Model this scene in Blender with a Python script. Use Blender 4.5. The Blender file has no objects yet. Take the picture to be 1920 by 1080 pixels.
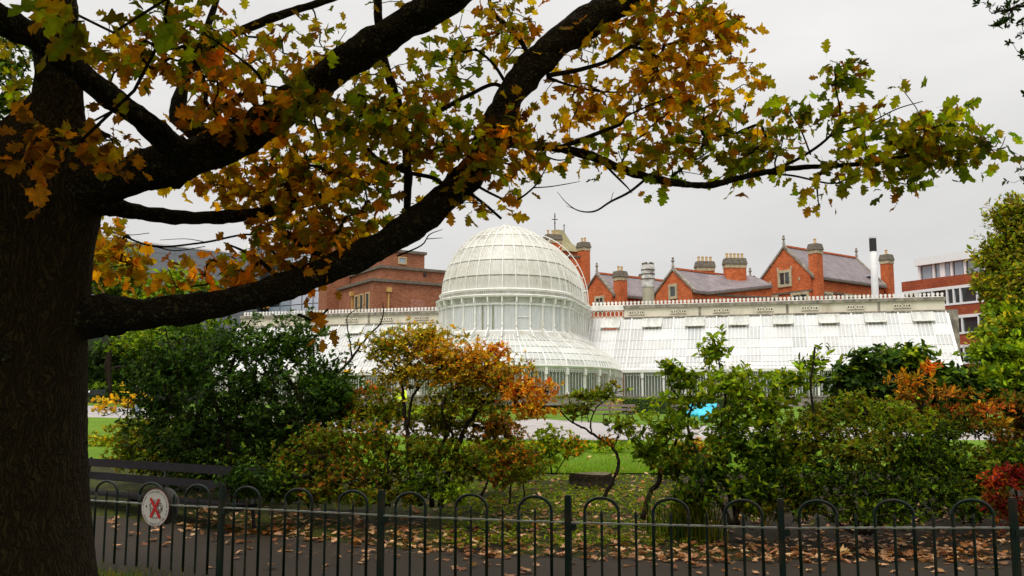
import bpy, math, random
import numpy as np
from mathutils import Vector, Matrix

random.seed(7)
RNG = np.random.default_rng(11)
SC = bpy.context.scene
COL = SC.collection

# ------------------------------------------------------------------ camera, sky, sun, exposure
FPX = 1800.0                                   # focal length in photograph pixels (1920 wide)
PITCH = math.atan(230.0 / FPX)
EYE = 1.6
cam_d = bpy.data.cameras.new('camera')
cam_d.sensor_width = 36.0
cam_d.lens = 36.0 * FPX / 1920.0
cam_d.clip_end = 2000.0
cam = bpy.data.objects.new('camera', cam_d)
COL.objects.link(cam)
cam.location = (0, 0, EYE)
cam.rotation_euler = (math.pi / 2 + PITCH, 0, 0)
SC.camera = cam

SUN_EL, SUN_AZ = math.radians(62), math.radians(205)   # behind the camera, a little to its left
world = bpy.data.worlds.new('World')
SC.world = world
world.use_nodes = True
wn, wl = world.node_tree.nodes, world.node_tree.links
wn.clear()
w_out = wn.new('ShaderNodeOutputWorld')
w_bg = wn.new('ShaderNodeBackground')
w_sky = wn.new('ShaderNodeTexSky')
w_sky.sky_type = 'NISHITA'
w_sky.sun_disc = False
w_sky.sun_elevation = SUN_EL
w_sky.sun_rotation = SUN_AZ
w_sky.air_density, w_sky.dust_density, w_sky.ozone_density = 1.0, 4.0, 1.0
w_tc = wn.new('ShaderNodeTexCoord')
w_sep = wn.new('ShaderNodeSeparateXYZ')
w_map = wn.new('ShaderNodeMapping')
w_map.inputs['Scale'].default_value = (1.6, 1.6, 5.0)
w_noise = wn.new('ShaderNodeTexNoise')
w_noise.inputs['Scale'].default_value = 1.7
w_noise.inputs['Detail'].default_value = 5.0
w_noise.inputs['Roughness'].default_value = 0.5
w_sq = wn.new('ShaderNodeMath'); w_sq.operation = 'POWER'; w_sq.use_clamp = True
w_sq.inputs[1].default_value = 2.4
w_grad = wn.new('ShaderNodeMapRange')          # overcast: about three times brighter overhead than at the horizon
w_grad.inputs['From Min'].default_value = 0.0
w_grad.inputs['From Max'].default_value = 1.0
w_grad.inputs['To Min'].default_value = 5.9
w_grad.inputs['To Max'].default_value = 18.0
w_cl = wn.new('ShaderNodeMapRange')
w_cl.inputs['From Min'].default_value = 0.3
w_cl.inputs['From Max'].default_value = 0.7
w_cl.inputs['To Min'].default_value = 0.90
w_cl.inputs['To Max'].default_value = 1.09
w_mul = wn.new('ShaderNodeMath'); w_mul.operation = 'MULTIPLY'
w_tint = wn.new('ShaderNodeVectorMath'); w_tint.operation = 'SCALE'
w_tint.inputs[0].default_value = (1.0, 0.985, 0.965)
w_mix = wn.new('ShaderNodeMix'); w_mix.data_type = 'RGBA'
w_mix.inputs['Factor'].default_value = 0.94
wl.new(w_tc.outputs['Generated'], w_sep.inputs[0])
wl.new(w_tc.outputs['Generated'], w_map.inputs['Vector'])
wl.new(w_map.outputs[0], w_noise.inputs['Vector'])
wl.new(w_sep.outputs['Z'], w_sq.inputs[0])
wl.new(w_sq.outputs[0], w_grad.inputs['Value'])
wl.new(w_noise.outputs['Fac'], w_cl.inputs['Value'])
wl.new(w_grad.outputs[0], w_mul.inputs[0])
wl.new(w_cl.outputs[0], w_mul.inputs[1])
wl.new(w_mul.outputs[0], w_tint.inputs['Scale'])
wl.new(w_sky.outputs[0], w_mix.inputs['A'])
wl.new(w_tint.outputs[0], w_mix.inputs['B'])
wl.new(w_mix.outputs['Result'], w_bg.inputs['Color'])
w_bg.inputs['Strength'].default_value = 0.1
wl.new(w_bg.outputs[0], w_out.inputs['Surface'])

sun_d = bpy.data.lights.new('sun', 'SUN')
sun_d.energy = 1.5
sun_d.angle = math.radians(30)
sun_d.color = (1.0, 0.96, 0.9)
sun = bpy.data.objects.new('sun', sun_d)
COL.objects.link(sun)
_sd = Vector((math.sin(SUN_AZ) * math.cos(SUN_EL), math.cos(SUN_AZ) * math.cos(SUN_EL), math.sin(SUN_EL)))
sun.rotation_euler = _sd.to_track_quat('Z', 'Y').to_euler()

vs = SC.view_settings
vs.view_transform = 'Standard'
vs.look = 'None'
vs.gamma = 1.0
vs.use_curve_mapping = False
vs.exposure = 0.35
SC.cycles.use_denoising = True
SC.cycles.max_bounces = 7
SC.cycles.diffuse_bounces = 3
SC.cycles.glossy_bounces = 2
SC.cycles.transmission_bounces = 4
SC.cycles.transparent_max_bounces = 8
SC.cycles.caustics_reflective = False
SC.cycles.caustics_refractive = False

# ------------------------------------------------------------------ placing helpers
CP, SP = math.cos(PITCH), math.sin(PITCH)
def P(px, py, Y):
    """World point seen at photograph pixel (px, py) at distance Y in front of the camera."""
    xc, yc = (px - 960.0) / FPX, (540.0 - py) / FPX
    t = Y / (CP - yc * SP)
    return Vector((xc * t, Y, EYE + t * (SP + yc * CP)))
def project(V):
    V = np.asarray(V, float)
    x, y, z = V[..., 0], V[..., 1], V[..., 2] - EYE
    d = y * CP + z * SP
    u = -y * SP + z * CP
    d = np.where(np.abs(d) < 1e-6, 1e-6, d)
    return 960 + FPX * x / d, 540 - FPX * u / d, d
_TY = np.array([-60, 9.5, 11, 13, 15, 17, 22, 29, 40, 50, 58, 64, 80, 500], float)
_TZ = np.array([0, 0, .06, .22, .37, .47, .65, .79, 0.93, 1.08, 1.4, 1.82, 1.95, 1.95], float)
def terr(X, Y):
    X, Y = np.asarray(X, float), np.asarray(Y, float)
    z = np.interp(Y, _TY, _TZ)
    t = np.clip((Y - 20) / 25, 0, 1) * np.clip((75 - Y) / 15, 0, 1)
    return z + t * 0.016 * np.clip(-X, 0, 40)
def G(px, py):
    """Ground point seen at a photograph pixel."""
    Y = np.linspace(3, 200, 6000)
    xc, yc = (px - 960.0) / FPX, (540.0 - py) / FPX
    t = Y / (CP - yc * SP)
    zr = EYE + t * (SP + yc * CP)
    hit = np.nonzero(zr <= terr(xc * t, Y))[0]
    i = hit[0] if len(hit) else len(Y) - 1
    return Vector((xc * t[i], Y[i], float(terr(xc * t[i], Y[i]))))

# ------------------------------------------------------------------ object helpers
def setp(o, label=None, cat=None, group=None, kind=None):
    if label: o['label'] = label
    if cat: o['category'] = cat
    if group: o['group'] = group
    if kind: o['kind'] = kind
    return o
def thing(name, loc, label, cat, group=None):
    e = bpy.data.objects.new(name, None)
    e.empty_display_size = 0.2
    COL.objects.link(e)
    e.location = loc
    return setp(e, label, cat, group)
def link(name, me, mat=None, parent=None, kind=None, smooth=False):
    if mat is not None and len(me.materials) == 0:
        me.materials.append(mat)
    if smooth:
        me.polygons.foreach_set('use_smooth', np.ones(len(me.polygons), bool))
    o = bpy.data.objects.new(name, me)
    COL.objects.link(o)
    if parent is not None:
        adopt(o, parent)
    if kind: o['kind'] = kind
    return o
def adopt(o, parent):
    """Parent o, keeping the world coordinates it was built in."""
    o.parent = parent
    o.matrix_parent_inverse = parent.matrix_basis.inverted()

def fastmesh(name, V, F, cols=None):
    me = bpy.data.meshes.new(name)
    V = np.ascontiguousarray(V, np.float32); F = np.ascontiguousarray(F, np.int32)
    me.vertices.add(len(V)); me.vertices.foreach_set('co', V.ravel())
    k = F.shape[1]
    me.loops.add(F.size); me.loops.foreach_set('vertex_index', F.ravel())
    me.polygons.add(len(F)); me.polygons.foreach_set('loop_start', np.arange(len(F), dtype=np.int32) * k)
    me.update(calc_edges=True)
    if cols is not None:
        c = np.ones((len(V), 4), np.float32); c[:, :3] = cols
        a = me.color_attributes.new('col', 'FLOAT_COLOR', 'POINT')
        a.data.foreach_set('color', c.ravel())
    return me

class MB:
    """Collects shapes for one mesh."""
    def __init__(s): s.v, s.f = [], []
    def add(s, vs, fs):
        n = len(s.v); s.v += [tuple(p) for p in vs]; s.f += [tuple(i + n for i in f) for f in fs]; return s
    def hexa(s, p):
        return s.add(p, [(0,3,2,1),(4,5,6,7),(0,1,5,4),(1,2,6,5),(2,3,7,6),(3,0,4,7)])
    def box(s, c, d, rz=0.0):
        cx, cy, cz = c; hx, hy, hz = d[0]/2, d[1]/2, d[2]/2
        co, si = math.cos(rz), math.sin(rz); p = []
        for z in (-hz, hz):
            for x, y in ((-hx,-hy),(hx,-hy),(hx,hy),(-hx,hy)):
                p.append((cx + x*co - y*si, cy + x*si + y*co, cz + z))
        return s.hexa(p)
    def fbox(s, fr, a0, a1, z0, z1, d0, d1):
        """Box in a wall frame: a along the wall, z up, d outwards."""
        o, r, n = fr; p = []
        for z in (z0, z1):
            for a, d in ((a0,d1),(a1,d1),(a1,d0),(a0,d0)):
                q = o + r*a + n*d; p.append((q.x, q.y, z))
        return s.hexa(p)
    def fpoly(s, fr, pts, d0, d1):
        """Polygon (a, z) of a wall frame extruded from d0 to d1."""
        o, r, n = fr; m = len(pts); p = []
        for d in (d0, d1):
            for a, z in pts:
                q = o + r*a + n*d; p.append((q.x, q.y, z))
        return s.add(p, [tuple(range(m))[::-1], tuple(range(m, 2*m))] + [(i,(i+1)%m,m+(i+1)%m,m+i) for i in range(m)])
    def tube(s, pts, rad, n=6, cap=True):
        pts = [Vector(p) for p in pts]; m = len(pts)
        if not hasattr(rad, '__len__'): rad = [rad]*m
        up = Vector((0,0,1)); base = len(s.v); prev = None
        for i, p in enumerate(pts):
            t = (pts[min(i+1,m-1)] - pts[max(i-1,0)])
            if t.length < 1e-9: t = up.copy()
            t.normalize()
            a = prev - t*prev.dot(t) if prev is not None else (up.cross(t) if abs(t.z) < .95 else Vector((1,0,0)).cross(t))
            if a.length < 1e-6: a = Vector((1,0,0)).cross(t)
            a.normalize(); prev = a; b = t.cross(a)
            for k in range(n):
                q = p + (a*math.cos(2*math.pi*k/n) + b*math.sin(2*math.pi*k/n))*rad[i]; s.v.append(tuple(q))
        for i in range(m-1):
            for k in range(n):
                s.f.append((base+i*n+k, base+i*n+(k+1)%n, base+(i+1)*n+(k+1)%n, base+(i+1)*n+k))
        if cap:
            s.f.append(tuple(base+k for k in range(n))[::-1]); s.f.append(tuple(base+(m-1)*n+k for k in range(n)))
        return s
    def lathe(s, c, prof, n=12, sq=False):
        base = len(s.v); m = len(prof)
        for r, z in prof:
            for k in range(n):
                a = 2*math.pi*(k+.5)/n; s.v.append((c[0]+r*math.cos(a), c[1]+r*math.sin(a), c[2]+z))
        for i in range(m-1):
            for k in range(n):
                s.f.append((base+i*n+k, base+i*n+(k+1)%n, base+(i+1)*n+(k+1)%n, base+(i+1)*n+k))
        s.f.append(tuple(base+k for k in range(n))[::-1]); s.f.append(tuple(base+(m-1)*n+k for k in range(n)))
        return s
    def grid(s, rows):
        base = len(s.v); m, n = len(rows), len(rows[0])
        for r in rows: s.v += [tuple(p) for p in r]
        for i in range(m-1):
            for k in range(n-1):
                s.f.append((base+i*n+k, base+i*n+k+1, base+(i+1)*n+k+1, base+(i+1)*n+k))
        return s
    def mesh(s, name):
        me = bpy.data.meshes.new(name); me.from_pydata(s.v, [], s.f); me.update(); return me
    def build(s, name, mat, parent=None, kind=None, smooth=False):
        return link(name, s.mesh(name), mat, parent, kind, smooth)

def smoothpts(pts, sub=6):
    """Catmull-Rom through points (any dimension)."""
    A = np.array(pts, float); out = []
    B = np.vstack([2*A[0]-A[1], A, 2*A[-1]-A[-2]])
    for i in range(1, len(B)-2):
        p0, p1, p2, p3 = B[i-1:i+3]
        for t in np.linspace(0, 1, sub, endpoint=False):
            out.append(.5*((2*p1)+(-p0+p2)*t+(2*p0-5*p1+4*p2-p3)*t*t+(-p0+3*p1-3*p2+p3)*t**3))
    out.append(A[-1])
    return np.array(out)

# ------------------------------------------------------------------ materials
class NT:
    def __init__(s, name):
        s.m = bpy.data.materials.new(name); s.m.use_nodes = True
        s.n, s.l = s.m.node_tree.nodes, s.m.node_tree.links
        s.n.clear(); s.out = s.n.new('ShaderNodeOutputMaterial')
    def node(s, t, ins=None, **kw):
        o = s.n.new('ShaderNode' + t)
        for k, v in kw.items(): setattr(o, k, v)
        for k, v in (ins or {}).items(): s.put(o, k, v)
        return o
    def put(s, o, k, v):
        if isinstance(v, bpy.types.NodeSocket): s.l.new(v, o.inputs[k])
        else:
            if isinstance(v, tuple) and len(v) == 3 and o.inputs[k].type == 'RGBA': v = (*v, 1)
            o.inputs[k].default_value = v
    def coords(s, scale=(1,1,1), kind='Object'):
        tc = s.node('TexCoord'); mp = s.node('Mapping', {'Vector': tc.outputs[kind], 'Scale': scale}); return mp.outputs[0]
    def geo(s, scale=(1,1,1)):
        g = s.node('NewGeometry'); mp = s.node('Mapping', {'Vector': g.outputs['Position'], 'Scale': scale}); return mp.outputs[0]
    def noise(s, vec, scale, detail=4, rough=.55):
        return s.node('TexNoise', {'Vector': vec, 'Scale': scale, 'Detail': detail, 'Roughness': rough}).outputs['Fac']
    def ramp(s, fac, stops):
        r = s.node('ValToRGB', {'Fac': fac}); e = r.color_ramp.elements
        while len(e) < len(stops): e.new(.5)
        for i, (p, c) in enumerate(stops):
            e[i].position = p; e[i].color = (*c, 1) if len(c) == 3 else c
        return r.outputs['Color']
    def mix(s, f, a, b, mode='MIX'):
        o = s.node('Mix', data_type='RGBA', blend_type=mode)
        s.put(o, 0, f); s.put(o, 6, a); s.put(o, 7, b); return o.outputs[2]
    def math(s, op, a, b=0.0):
        o = s.node('Math', operation=op); s.put(o, 0, a); s.put(o, 1, b); return o.outputs[0]
    def bump(s, h, strength=.5, dist=.02):
        return s.node('Bump', {'Height': h, 'Strength': strength, 'Distance': dist}).outputs[0]
    def principled(s, col, rough=.6, bump=None, spec=.4, metal=0.0, **kw):
        ins = {'Base Color': col, 'Roughness': rough, 'Specular IOR Level': spec, 'Metallic': metal}; ins.update(kw)
        p = s.node('BsdfPrincipled', ins)
        if bump is not None: s.l.new(bump, p.inputs['Normal'])
        s.l.new(p.outputs[0], s.out.inputs['Surface']); return p

def m_plain(name, c, rough=.6, var=.25, scale=6.0, spec=.4, metal=0.0, bump=0.0, dirt=None):
    t = NT(name); v = t.geo()
    f = t.noise(v, scale, 5)
    col = t.ramp(f, [(.3, tuple(x*(1-var) for x in c)), (.7, tuple(min(1, x*(1+var)) for x in c))])
    if dirt is not None:
        d = t.noise(t.geo((1, 1, .35)), scale*.6, 6, .65)
        col = t.mix(t.ramp(d, [(.48, (0,0,0)), (.72, (1,1,1))]), col, dirt)
    t.principled(col, rough, t.bump(f, bump, .01) if bump else None, spec, metal)
    return t.m
def m_brick(name, c1, c2, mortar, sx=4.0):
    """Small far-off bricks: colour and relief only."""
    t = NT(name)
    g = t.node('NewGeometry')
    sep = t.node('SeparateXYZ', {0: g.outputs['Position']})
    cmb = t.node('CombineXYZ', {0: t.math('ADD', t.math('MULTIPLY', sep.outputs[0], .8), t.math('MULTIPLY', sep.outputs[1], .6)), 1: sep.outputs[2]})
    b = t.node('TexBrick', {'Vector': cmb.outputs[0], 'Scale': sx, 'Color1': c1, 'Color2': c2, 'Mortar': mortar, 'Mortar Size': .012, 'Brick Width': .9, 'Row Height': .3})
    f = t.noise(t.geo(), .7, 6, .6)
    col = t.mix(.5, b.outputs['Color'], t.ramp(f, [(.3, tuple(x*.55 for x in c1)), (.7, tuple(x*1.1 for x in c2))]))
    sp = t.noise(t.geo((1,1,2)), 9, 2)
    col = t.mix(t.ramp(sp, [(.5,(0,0,0)),(.7,(.6,.6,.6))]), col, tuple(x*.35 for x in c1))
    bl = t.noise(t.geo((1,1,2.2)), 2.6, 5, .7)
    col = t.mix(1.0, col, t.ramp(bl, [(.35,(.66,.62,.6)),(.65,(1.12,1.12,1.1))]), 'MULTIPLY')
    t.principled(col, .85, t.bump(b.outputs['Fac'], .2, .01), .2)
    return t.m
def m_leaf(name, trans=.45, rough=.45, spec=.35, tcol=(1.7,1.5,.9)):
    t = NT(name)
    a = t.node('Attribute', attribute_name='col').outputs['Color']
    f = t.noise(t.geo(), 38, 3)
    c = t.mix(1.0, a, t.ramp(f, [(.3, (.82,.82,.82)), (.7, (1.45,1.45,1.4))]), 'MULTIPLY')
    p = t.node('BsdfPrincipled', {'Base Color': c, 'Roughness': rough, 'Specular IOR Level': spec})
    tr = t.node('BsdfTranslucent', {'Color': t.mix(1.0, c, tcol, 'MULTIPLY')})
    mx = t.node('MixShader', {0: trans, 1: p.outputs[0], 2: tr.outputs[0]})
    t.l.new(mx.outputs[0], t.out.inputs['Surface'])
    return t.m
def m_bark(name, c, lichen=.5, scale=1.0, moss=(.10,.11,.05), zs=.18, bd=.012):
    t = NT(name)
    v = t.geo((1, 1, zs)); w = t.noise(t.geo(), 3*scale, 3)
    vv = t.node('VectorMath', {0: v, 1: t.node('CombineXYZ', {0: t.math('MULTIPLY', w, .12), 1: t.math('MULTIPLY', w, .12)}).outputs[0]}, operation='ADD').outputs[0]
    r = t.node('TexVoronoi', {'Vector': vv, 'Scale': 26*scale}, feature='DISTANCE_TO_EDGE').outputs['Distance']
    n = t.noise(t.geo(), 40*scale, 6, .65)
    h = t.math('ADD', t.math('MINIMUM', t.math('MULTIPLY', r, 3.0), .8), t.math('MULTIPLY', n, .5))
    col = t.ramp(h, [(.15, tuple(x*.5 for x in c)), (.6, c), (1.0, tuple(x*1.4 for x in c))])
    lf = t.noise(t.geo(), 11*scale, 6, .7)
    col = t.mix(t.ramp(lf, [(.56,(0,0,0)),(.66,(lichen,)*3)]), col, moss)
    t.principled(col, .9, t.bump(h, .9, bd), .12)
    return t.m

M = {}
M['bark'] = m_bark('oak_bark', (.044,.031,.013), .4, 2.2, (.06,.06,.024), .10, .05)
M['bark_limb'] = m_bark('oak_limb_bark', (.030,.023,.013), .9, 2.2, (.13,.13,.065), .6, .03)
M['bark_shrub'] = m_bark('shrub_bark', (.026,.018,.012), .25, 2.0)
M['leaf_oak'] = m_leaf('oak_leaf', .70, .5, .10, (2.7,2.5,.8))
M['leaf'] = m_leaf('shrub_leaf', .26, .55, .06, (2.4,2.1,.8))
M['leaf_glossy'] = m_leaf('glossy_leaf', .2, .5, .05, (2.2,2.0,.7))
M['leaf_dry'] = m_leaf('fallen_leaf', .15, .6, .3)
M['grass'] = m_leaf('grass_blade', .4, .55, .1)
M['iron_green'] = m_plain('green_railing_paint', (.004,.016,.010), .45, .35, 18, .25, 0, .15, (.05,.03,.015))
M['iron_rail'] = m_plain('worn_rail_paint', (.26,.27,.23), .45, .35, 14, .5, 0, .2, (.12,.06,.025))
M['bench_wood'] = m_plain('dark_bench_paint', (.007,.0055,.006), .6, .4, 10, .12, 0, .2)
M['bench_wood_brown'] = m_plain('weathered_bench_wood', (.15,.11,.10), .5, .4, 10, .4, 0, .2)
M['bench_iron'] = m_plain('black_cast_iron', (.012,.013,.013), .4, .3, 14)
M['white_iron'] = m_plain('white_painted_iron', (.80,.79,.75), .45, .06, 2.5, .4, 0, 0, (.62,.58,.48))
M['white_dirty'] = m_plain('weathered_white_iron', (.72,.71,.65), .5, .12, 3.5, .4, 0, 0, (.34,.31,.22))
M['stucco'] = m_plain('cream_render', (.74,.68,.56), .85, .07, 1.2, .2, 0, .1, (.52,.45,.34))
M['stone_dark'] = m_plain('sooty_stone', (.28,.25,.20), .9, .4, 3, .2, 0, .3, (.09,.08,.07))
M['stone'] = m_plain('sandstone_trim', (.50,.43,.28), .85, .2, 4, .2, 0, .2, (.28,.23,.14))
M['cap_stone'] = m_plain('weathered_cap_stone', (.15,.13,.10), .9, .35, 5, .2, 0, .3)
M['pot'] = m_plain('buff_chimney_pot', (.62,.43,.20), .8, .15, 5)
M['brick_red'] = m_brick('red_brick', (.62,.135,.042), (.72,.20,.07), (.40,.20,.12))
M['brick_brown'] = m_brick('brown_brick', (.36,.135,.070), (.43,.18,.10), (.28,.18,.12))
M['brick_office'] = m_brick('office_brick', (.40,.085,.035), (.45,.11,.05), (.32,.16,.10))
M['white_panel'] = m_plain('white_panel', (.82,.82,.82), .5, .03, 2)
M['black_paint'] = m_plain('black_paint', (.02,.02,.022), .5, .2, 5)
M['steel'] = m_plain('pale_flue_steel', (.70,.70,.69), .45, .06, 2.0, .5, 0, 0, (.55,.54,.5))
M['flue'] = m_plain('cream_flue_render', (.62,.58,.43), .8, .1, 2, .2)
M['flue_worn'] = m_plain('blotched_flue_concrete', (.62,.60,.56), .85, .5, 1.6, .2, 0, .2, (.05,.045,.04))
M['grey_clad'] = m_plain('grey_roof_cladding', (.20,.215,.24), .5, .06, .8)
M['frame_brown'] = m_plain('ochre_window_stone', (.52,.38,.18), .8, .15, 4)
M['gutter'] = m_plain('ochre_drainpipe_paint', (.55,.34,.10), .5, .1, 4)
M['sign_white'] = m_plain('sign_enamel', (.78,.74,.70), .3, .06, 8, .5, 0, 0, (.55,.50,.44))
M['sign_black'] = m_plain('sign_print_black', (.02,.02,.02), .5, .1, 8)
M['sign_red'] = m_plain('sign_print_red', (.62,.012,.02), .5, .1, 8)
M['sign_back'] = m_plain('sign_grey_metal', (.16,.15,.14), .4, .25, 8, .5, .4)
M['hivis'] = m_plain('hi_vis_yellow', (.72,.95,.02), .6, .06, 8)
M['cloth_dark'] = m_plain('dark_cloth', (.02,.022,.03), .85, .2, 20)
M['cloth_blue'] = m_plain('pale_denim', (.30,.38,.50), .85, .2, 20)
M['skin'] = m_plain('skin', (.42,.24,.17), .55, .06, 10)
M['hair'] = m_plain('dark_hair', (.03,.02,.013), .6, .2, 40)
M['turquoise'] = m_plain('turquoise_cloth', (.06,.55,.72), .5, .12, 9, .5, 0, .3)
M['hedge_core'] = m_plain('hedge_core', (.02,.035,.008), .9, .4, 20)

def m_slate(name, c, sx=6.0):
    t = NT(name)
    g = t.node('NewGeometry'); sep = t.node('SeparateXYZ', {0: g.outputs['Position']})
    cmb = t.node('CombineXYZ', {0: t.math('ADD', t.math('MULTIPLY', sep.outputs[0], .8), t.math('MULTIPLY', sep.outputs[1], .6)), 1: sep.outputs[2]})
    b = t.node('TexBrick', {'Vector': cmb.outputs[0], 'Scale': sx, 'Color1': tuple(x*.7 for x in c), 'Color2': tuple(x*1.3 for x in c), 'Mortar': tuple(x*.45 for x in c), 'Mortar Size': .03, 'Brick Width': 1.2, 'Row Height': .6})
    f = t.noise(t.geo(), 1.1, 6, .65)
    col = t.mix(.55, b.outputs['Color'], t.ramp(f, [(.3, tuple(x*.6 for x in c)), (.7, tuple(x*1.35 for x in c))]))
    t.principled(col, .6, t.bump(b.outputs['Fac'], .3, .02), .35); return t.m
M['slate'] = m_slate('purple_slate', (.21,.175,.18))
M['slate_green'] = m_slate('mossy_lead_slate', (.27,.24,.12))
def m_glazing(name, c, streak, rough=.3, tr=.22, rnd=.25):
    """Whitewashed greenhouse glass with algae streaks; each pane its own tone."""
    t = NT(name)
    oi = t.node('ObjectInfo').outputs['Random']
    f = t.noise(t.geo((3.5, 3.5, .5)), 2.2, 6, .65)
    d = t.noise(t.geo(), .45, 3)
    col = t.ramp(f, [(.32, tuple(x*.80 for x in c)), (.62, c)])
    col = t.mix(t.ramp(d, [(.45,(0,0,0)),(.75,(.55,.55,.55))]), col, streak)
    k = t.node('MapRange', {'Value': oi, 'To Min': 1-rnd, 'To Max': 1.0}).outputs[0]
    kk = t.node('CombineColor', {0: k, 1: k, 2: k}).outputs[0]
    col = t.mix(1.0, col, kk, 'MULTIPLY')
    p = t.node('BsdfPrincipled', {'Base Color': col, 'Roughness': rough, 'Specular IOR Level': .5})
    tl = t.node('BsdfTranslucent', {'Color': (.75,.76,.72)})
    mx = t.node('MixShader', {0: tr, 1: p.outputs[0], 2: tl.outputs[0]})
    t.l.new(mx.outputs[0], t.out.inputs['Surface']); return t.m
M['glaze_dome'] = m_glazing('limewashed_dome_glass', (.76,.74,.66), (.56,.53,.41), .35, tr=.12, rnd=.14)
M['glaze_drum'] = m_glazing('pale_drum_glass', (.80,.83,.84), (.76,.79,.76), .2, tr=.12, rnd=.12)
M['glaze_wing'] = m_glazing('limewashed_wing_glass', (.76,.755,.73), (.54,.58,.60), .25, tr=.12, rnd=.30)
M['glaze_apron'] = m_glazing('thin_limewash_glass', (.76,.77,.72), (.54,.57,.48), .15, tr=.15, rnd=.26)
def m_glass(name, tint=(.05,.06,.06), tr=.7):
    t = NT(name)
    g = t.node('BsdfPrincipled', {'Base Color': tint, 'Roughness': .06, 'Specular IOR Level': .7})
    x = t.node('BsdfTransparent', {'Color': (.85,.9,.86)})
    mx = t.node('MixShader', {0: tr, 1: g.outputs[0], 2: x.outputs[0]})
    t.l.new(mx.outputs[0], t.out.inputs['Surface']); return t.m
M['glass_tinted'] = m_glass('tinted_window_glass', (.24,.28,.21), .5)  # dirty glass; its pale green tint also stands in for interior light
t = NT('dark_window_glass'); t.principled((.035,.045,.05), .08, None, .8); M['glass_dark'] = t.m
t = NT('blue_curtain_glass'); t.principled((.30,.36,.42), .08, None, .8); M['glass_blue'] = t.m
t = NT('bright_reflecting_glass'); t.principled((.55,.58,.66), .1, None, .8); M['glass_bright'] = t.m
t = NT('dark_interior'); t.principled((.03,.035,.025), .9); M['dark'] = t.m
t = NT('grille_shadow'); t.principled((.10,.09,.07), .9); M['grille_shade'] = t.m
M['inner'] = m_plain('interior_backdrop', (.26,.31,.19), .9, .6, 1.5)  # backdrop green, lightened in place of daylight inside the glasshouse

def m_asphalt(name, c, leafy=0):
    t = NT(name); v = t.geo()
    a = t.noise(v, 160, 3, .7); b = t.noise(v, .9, 5)
    col = t.ramp(a, [(.35, tuple(x*.55 for x in c)), (.6, c), (.78, tuple(x*2.0 for x in c))])
    col = t.mix(1.0, col, t.ramp(b, [(.3,(.75,.75,.75)),(.7,(1.2,1.17,1.12))]), 'MULTIPLY')
    t.principled(col, .85, t.bump(a, .5, .006), .3); return t.m
M['asphalt'] = m_asphalt('asphalt', (.034,.024,.013))
M['path_far'] = m_asphalt('pale_asphalt_path', (.42,.39,.385))
def m_soil():
    t = NT('bed_soil'); v = t.geo()
    a = t.noise(v, 22, 6, .7); b = t.noise(v, 1.6, 6, .65); c = t.noise(v, 7, 5, .7)
    soil = t.ramp(a, [(.3,(.008,.005,.003)),(.6,(.026,.017,.010)),(.8,(.06,.038,.022))])
    moss = t.ramp(a, [(.3,(.018,.026,.003)),(.7,(.075,.09,.006))])
    f = t.math('MULTIPLY', t.ramp(b, [(.38,(0,0,0)),(.55,(1,1,1))]), t.ramp(c, [(.32,(0,0,0)),(.56,(1,1,1))]))
    f = t.math('MULTIPLY', f, t.node('MapRange', {'Value': t.node('SeparateXYZ', {0: t.geo()}).outputs[0], 'From Min': 1.6, 'From Max': 3.2, 'To Min': 1.0, 'To Max': .12}).outputs[0])
    t.principled(t.mix(f, soil, moss), .95, t.bump(a, .8, .03), .15); return t.m
M['soil'] = m_soil()
def m_lawn(name, c):
    t = NT(name); v = t.geo()
    a = t.noise(v, 30, 6, .7); b = t.noise(v, .5, 4)
    col = t.ramp(a, [(.3, tuple(x*.5 for x in c)), (.7, tuple(x*1.25 for x in c))])
    col = t.mix(1.0, col, t.ramp(b, [(.3,(.8,.85,.8)),(.7,(1.15,1.1,1.0))]), 'MULTIPLY')
    t.principled(col, .9, t.bump(a, .8, .04), .15); return t.m
M['lawn'] = m_lawn('mown_lawn', (.125,.225,.009))
M['lawn_far'] = m_lawn('distant_lawn', (.115,.205,.014))
M['rough_grass'] = m_lawn('rough_grass', (.05,.075,.012))
# ------------------------------------------------------------------ ground, paths, lawns
def sheet(name, xs, ys, mat, off=0.0, kind='structure', zf=None):
    X, Y = np.meshgrid(xs, ys)
    Z = terr(X, Y) + off
    V = np.stack([X, Y, Z], -1).reshape(-1, 3)
    n = len(xs); I = np.arange(len(ys)-1)[:, None]*n + np.arange(n-1)[None]
    I = I.ravel()
    F = np.stack([I, I+1, I+n+1, I+n], -1)
    return link(name, fastmesh(name, V, F), mat, None, kind, True)
sheet('ground', np.concatenate([np.linspace(-400,-45,12), np.linspace(-40,45,86), np.linspace(50,400,12)]),
      np.concatenate([np.linspace(-40,8,9), np.linspace(9,30,64), np.linspace(31,80,50), np.linspace(90,600,12)]), M['soil'])
def strip(name, near, far, mat, off, n=120, m=14, kind='structure', smooth=True):
    """Sheet draped on the ground between two plan polylines."""
    def res(pl):
        pl = np.array([(p[0], p[1]) for p in pl]); d = np.r_[0, np.cumsum(np.hypot(*np.diff(pl, axis=0).T))]
        t = np.linspace(0, d[-1], n); return np.stack([np.interp(t, d, pl[:,0]), np.interp(t, d, pl[:,1])], -1)
    A, B = res(near), res(far)
    rows = [A*(1-t)+B*t for t in np.linspace(0, 1, m)]
    R = np.array(rows)
    V = np.concatenate([R, (terr(R[...,0], R[...,1]) + off)[..., None]], -1).reshape(-1, 3)
    I = (np.arange(m-1)[:, None]*n + np.arange(n-1)[None]).ravel()
    F = np.stack([I, I+1, I+n+1, I+n], -1)
    return link(name, fastmesh(name, V, F), mat, None, kind, smooth)
def gp(*pix): return [G(*p) for p in pix]
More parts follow.
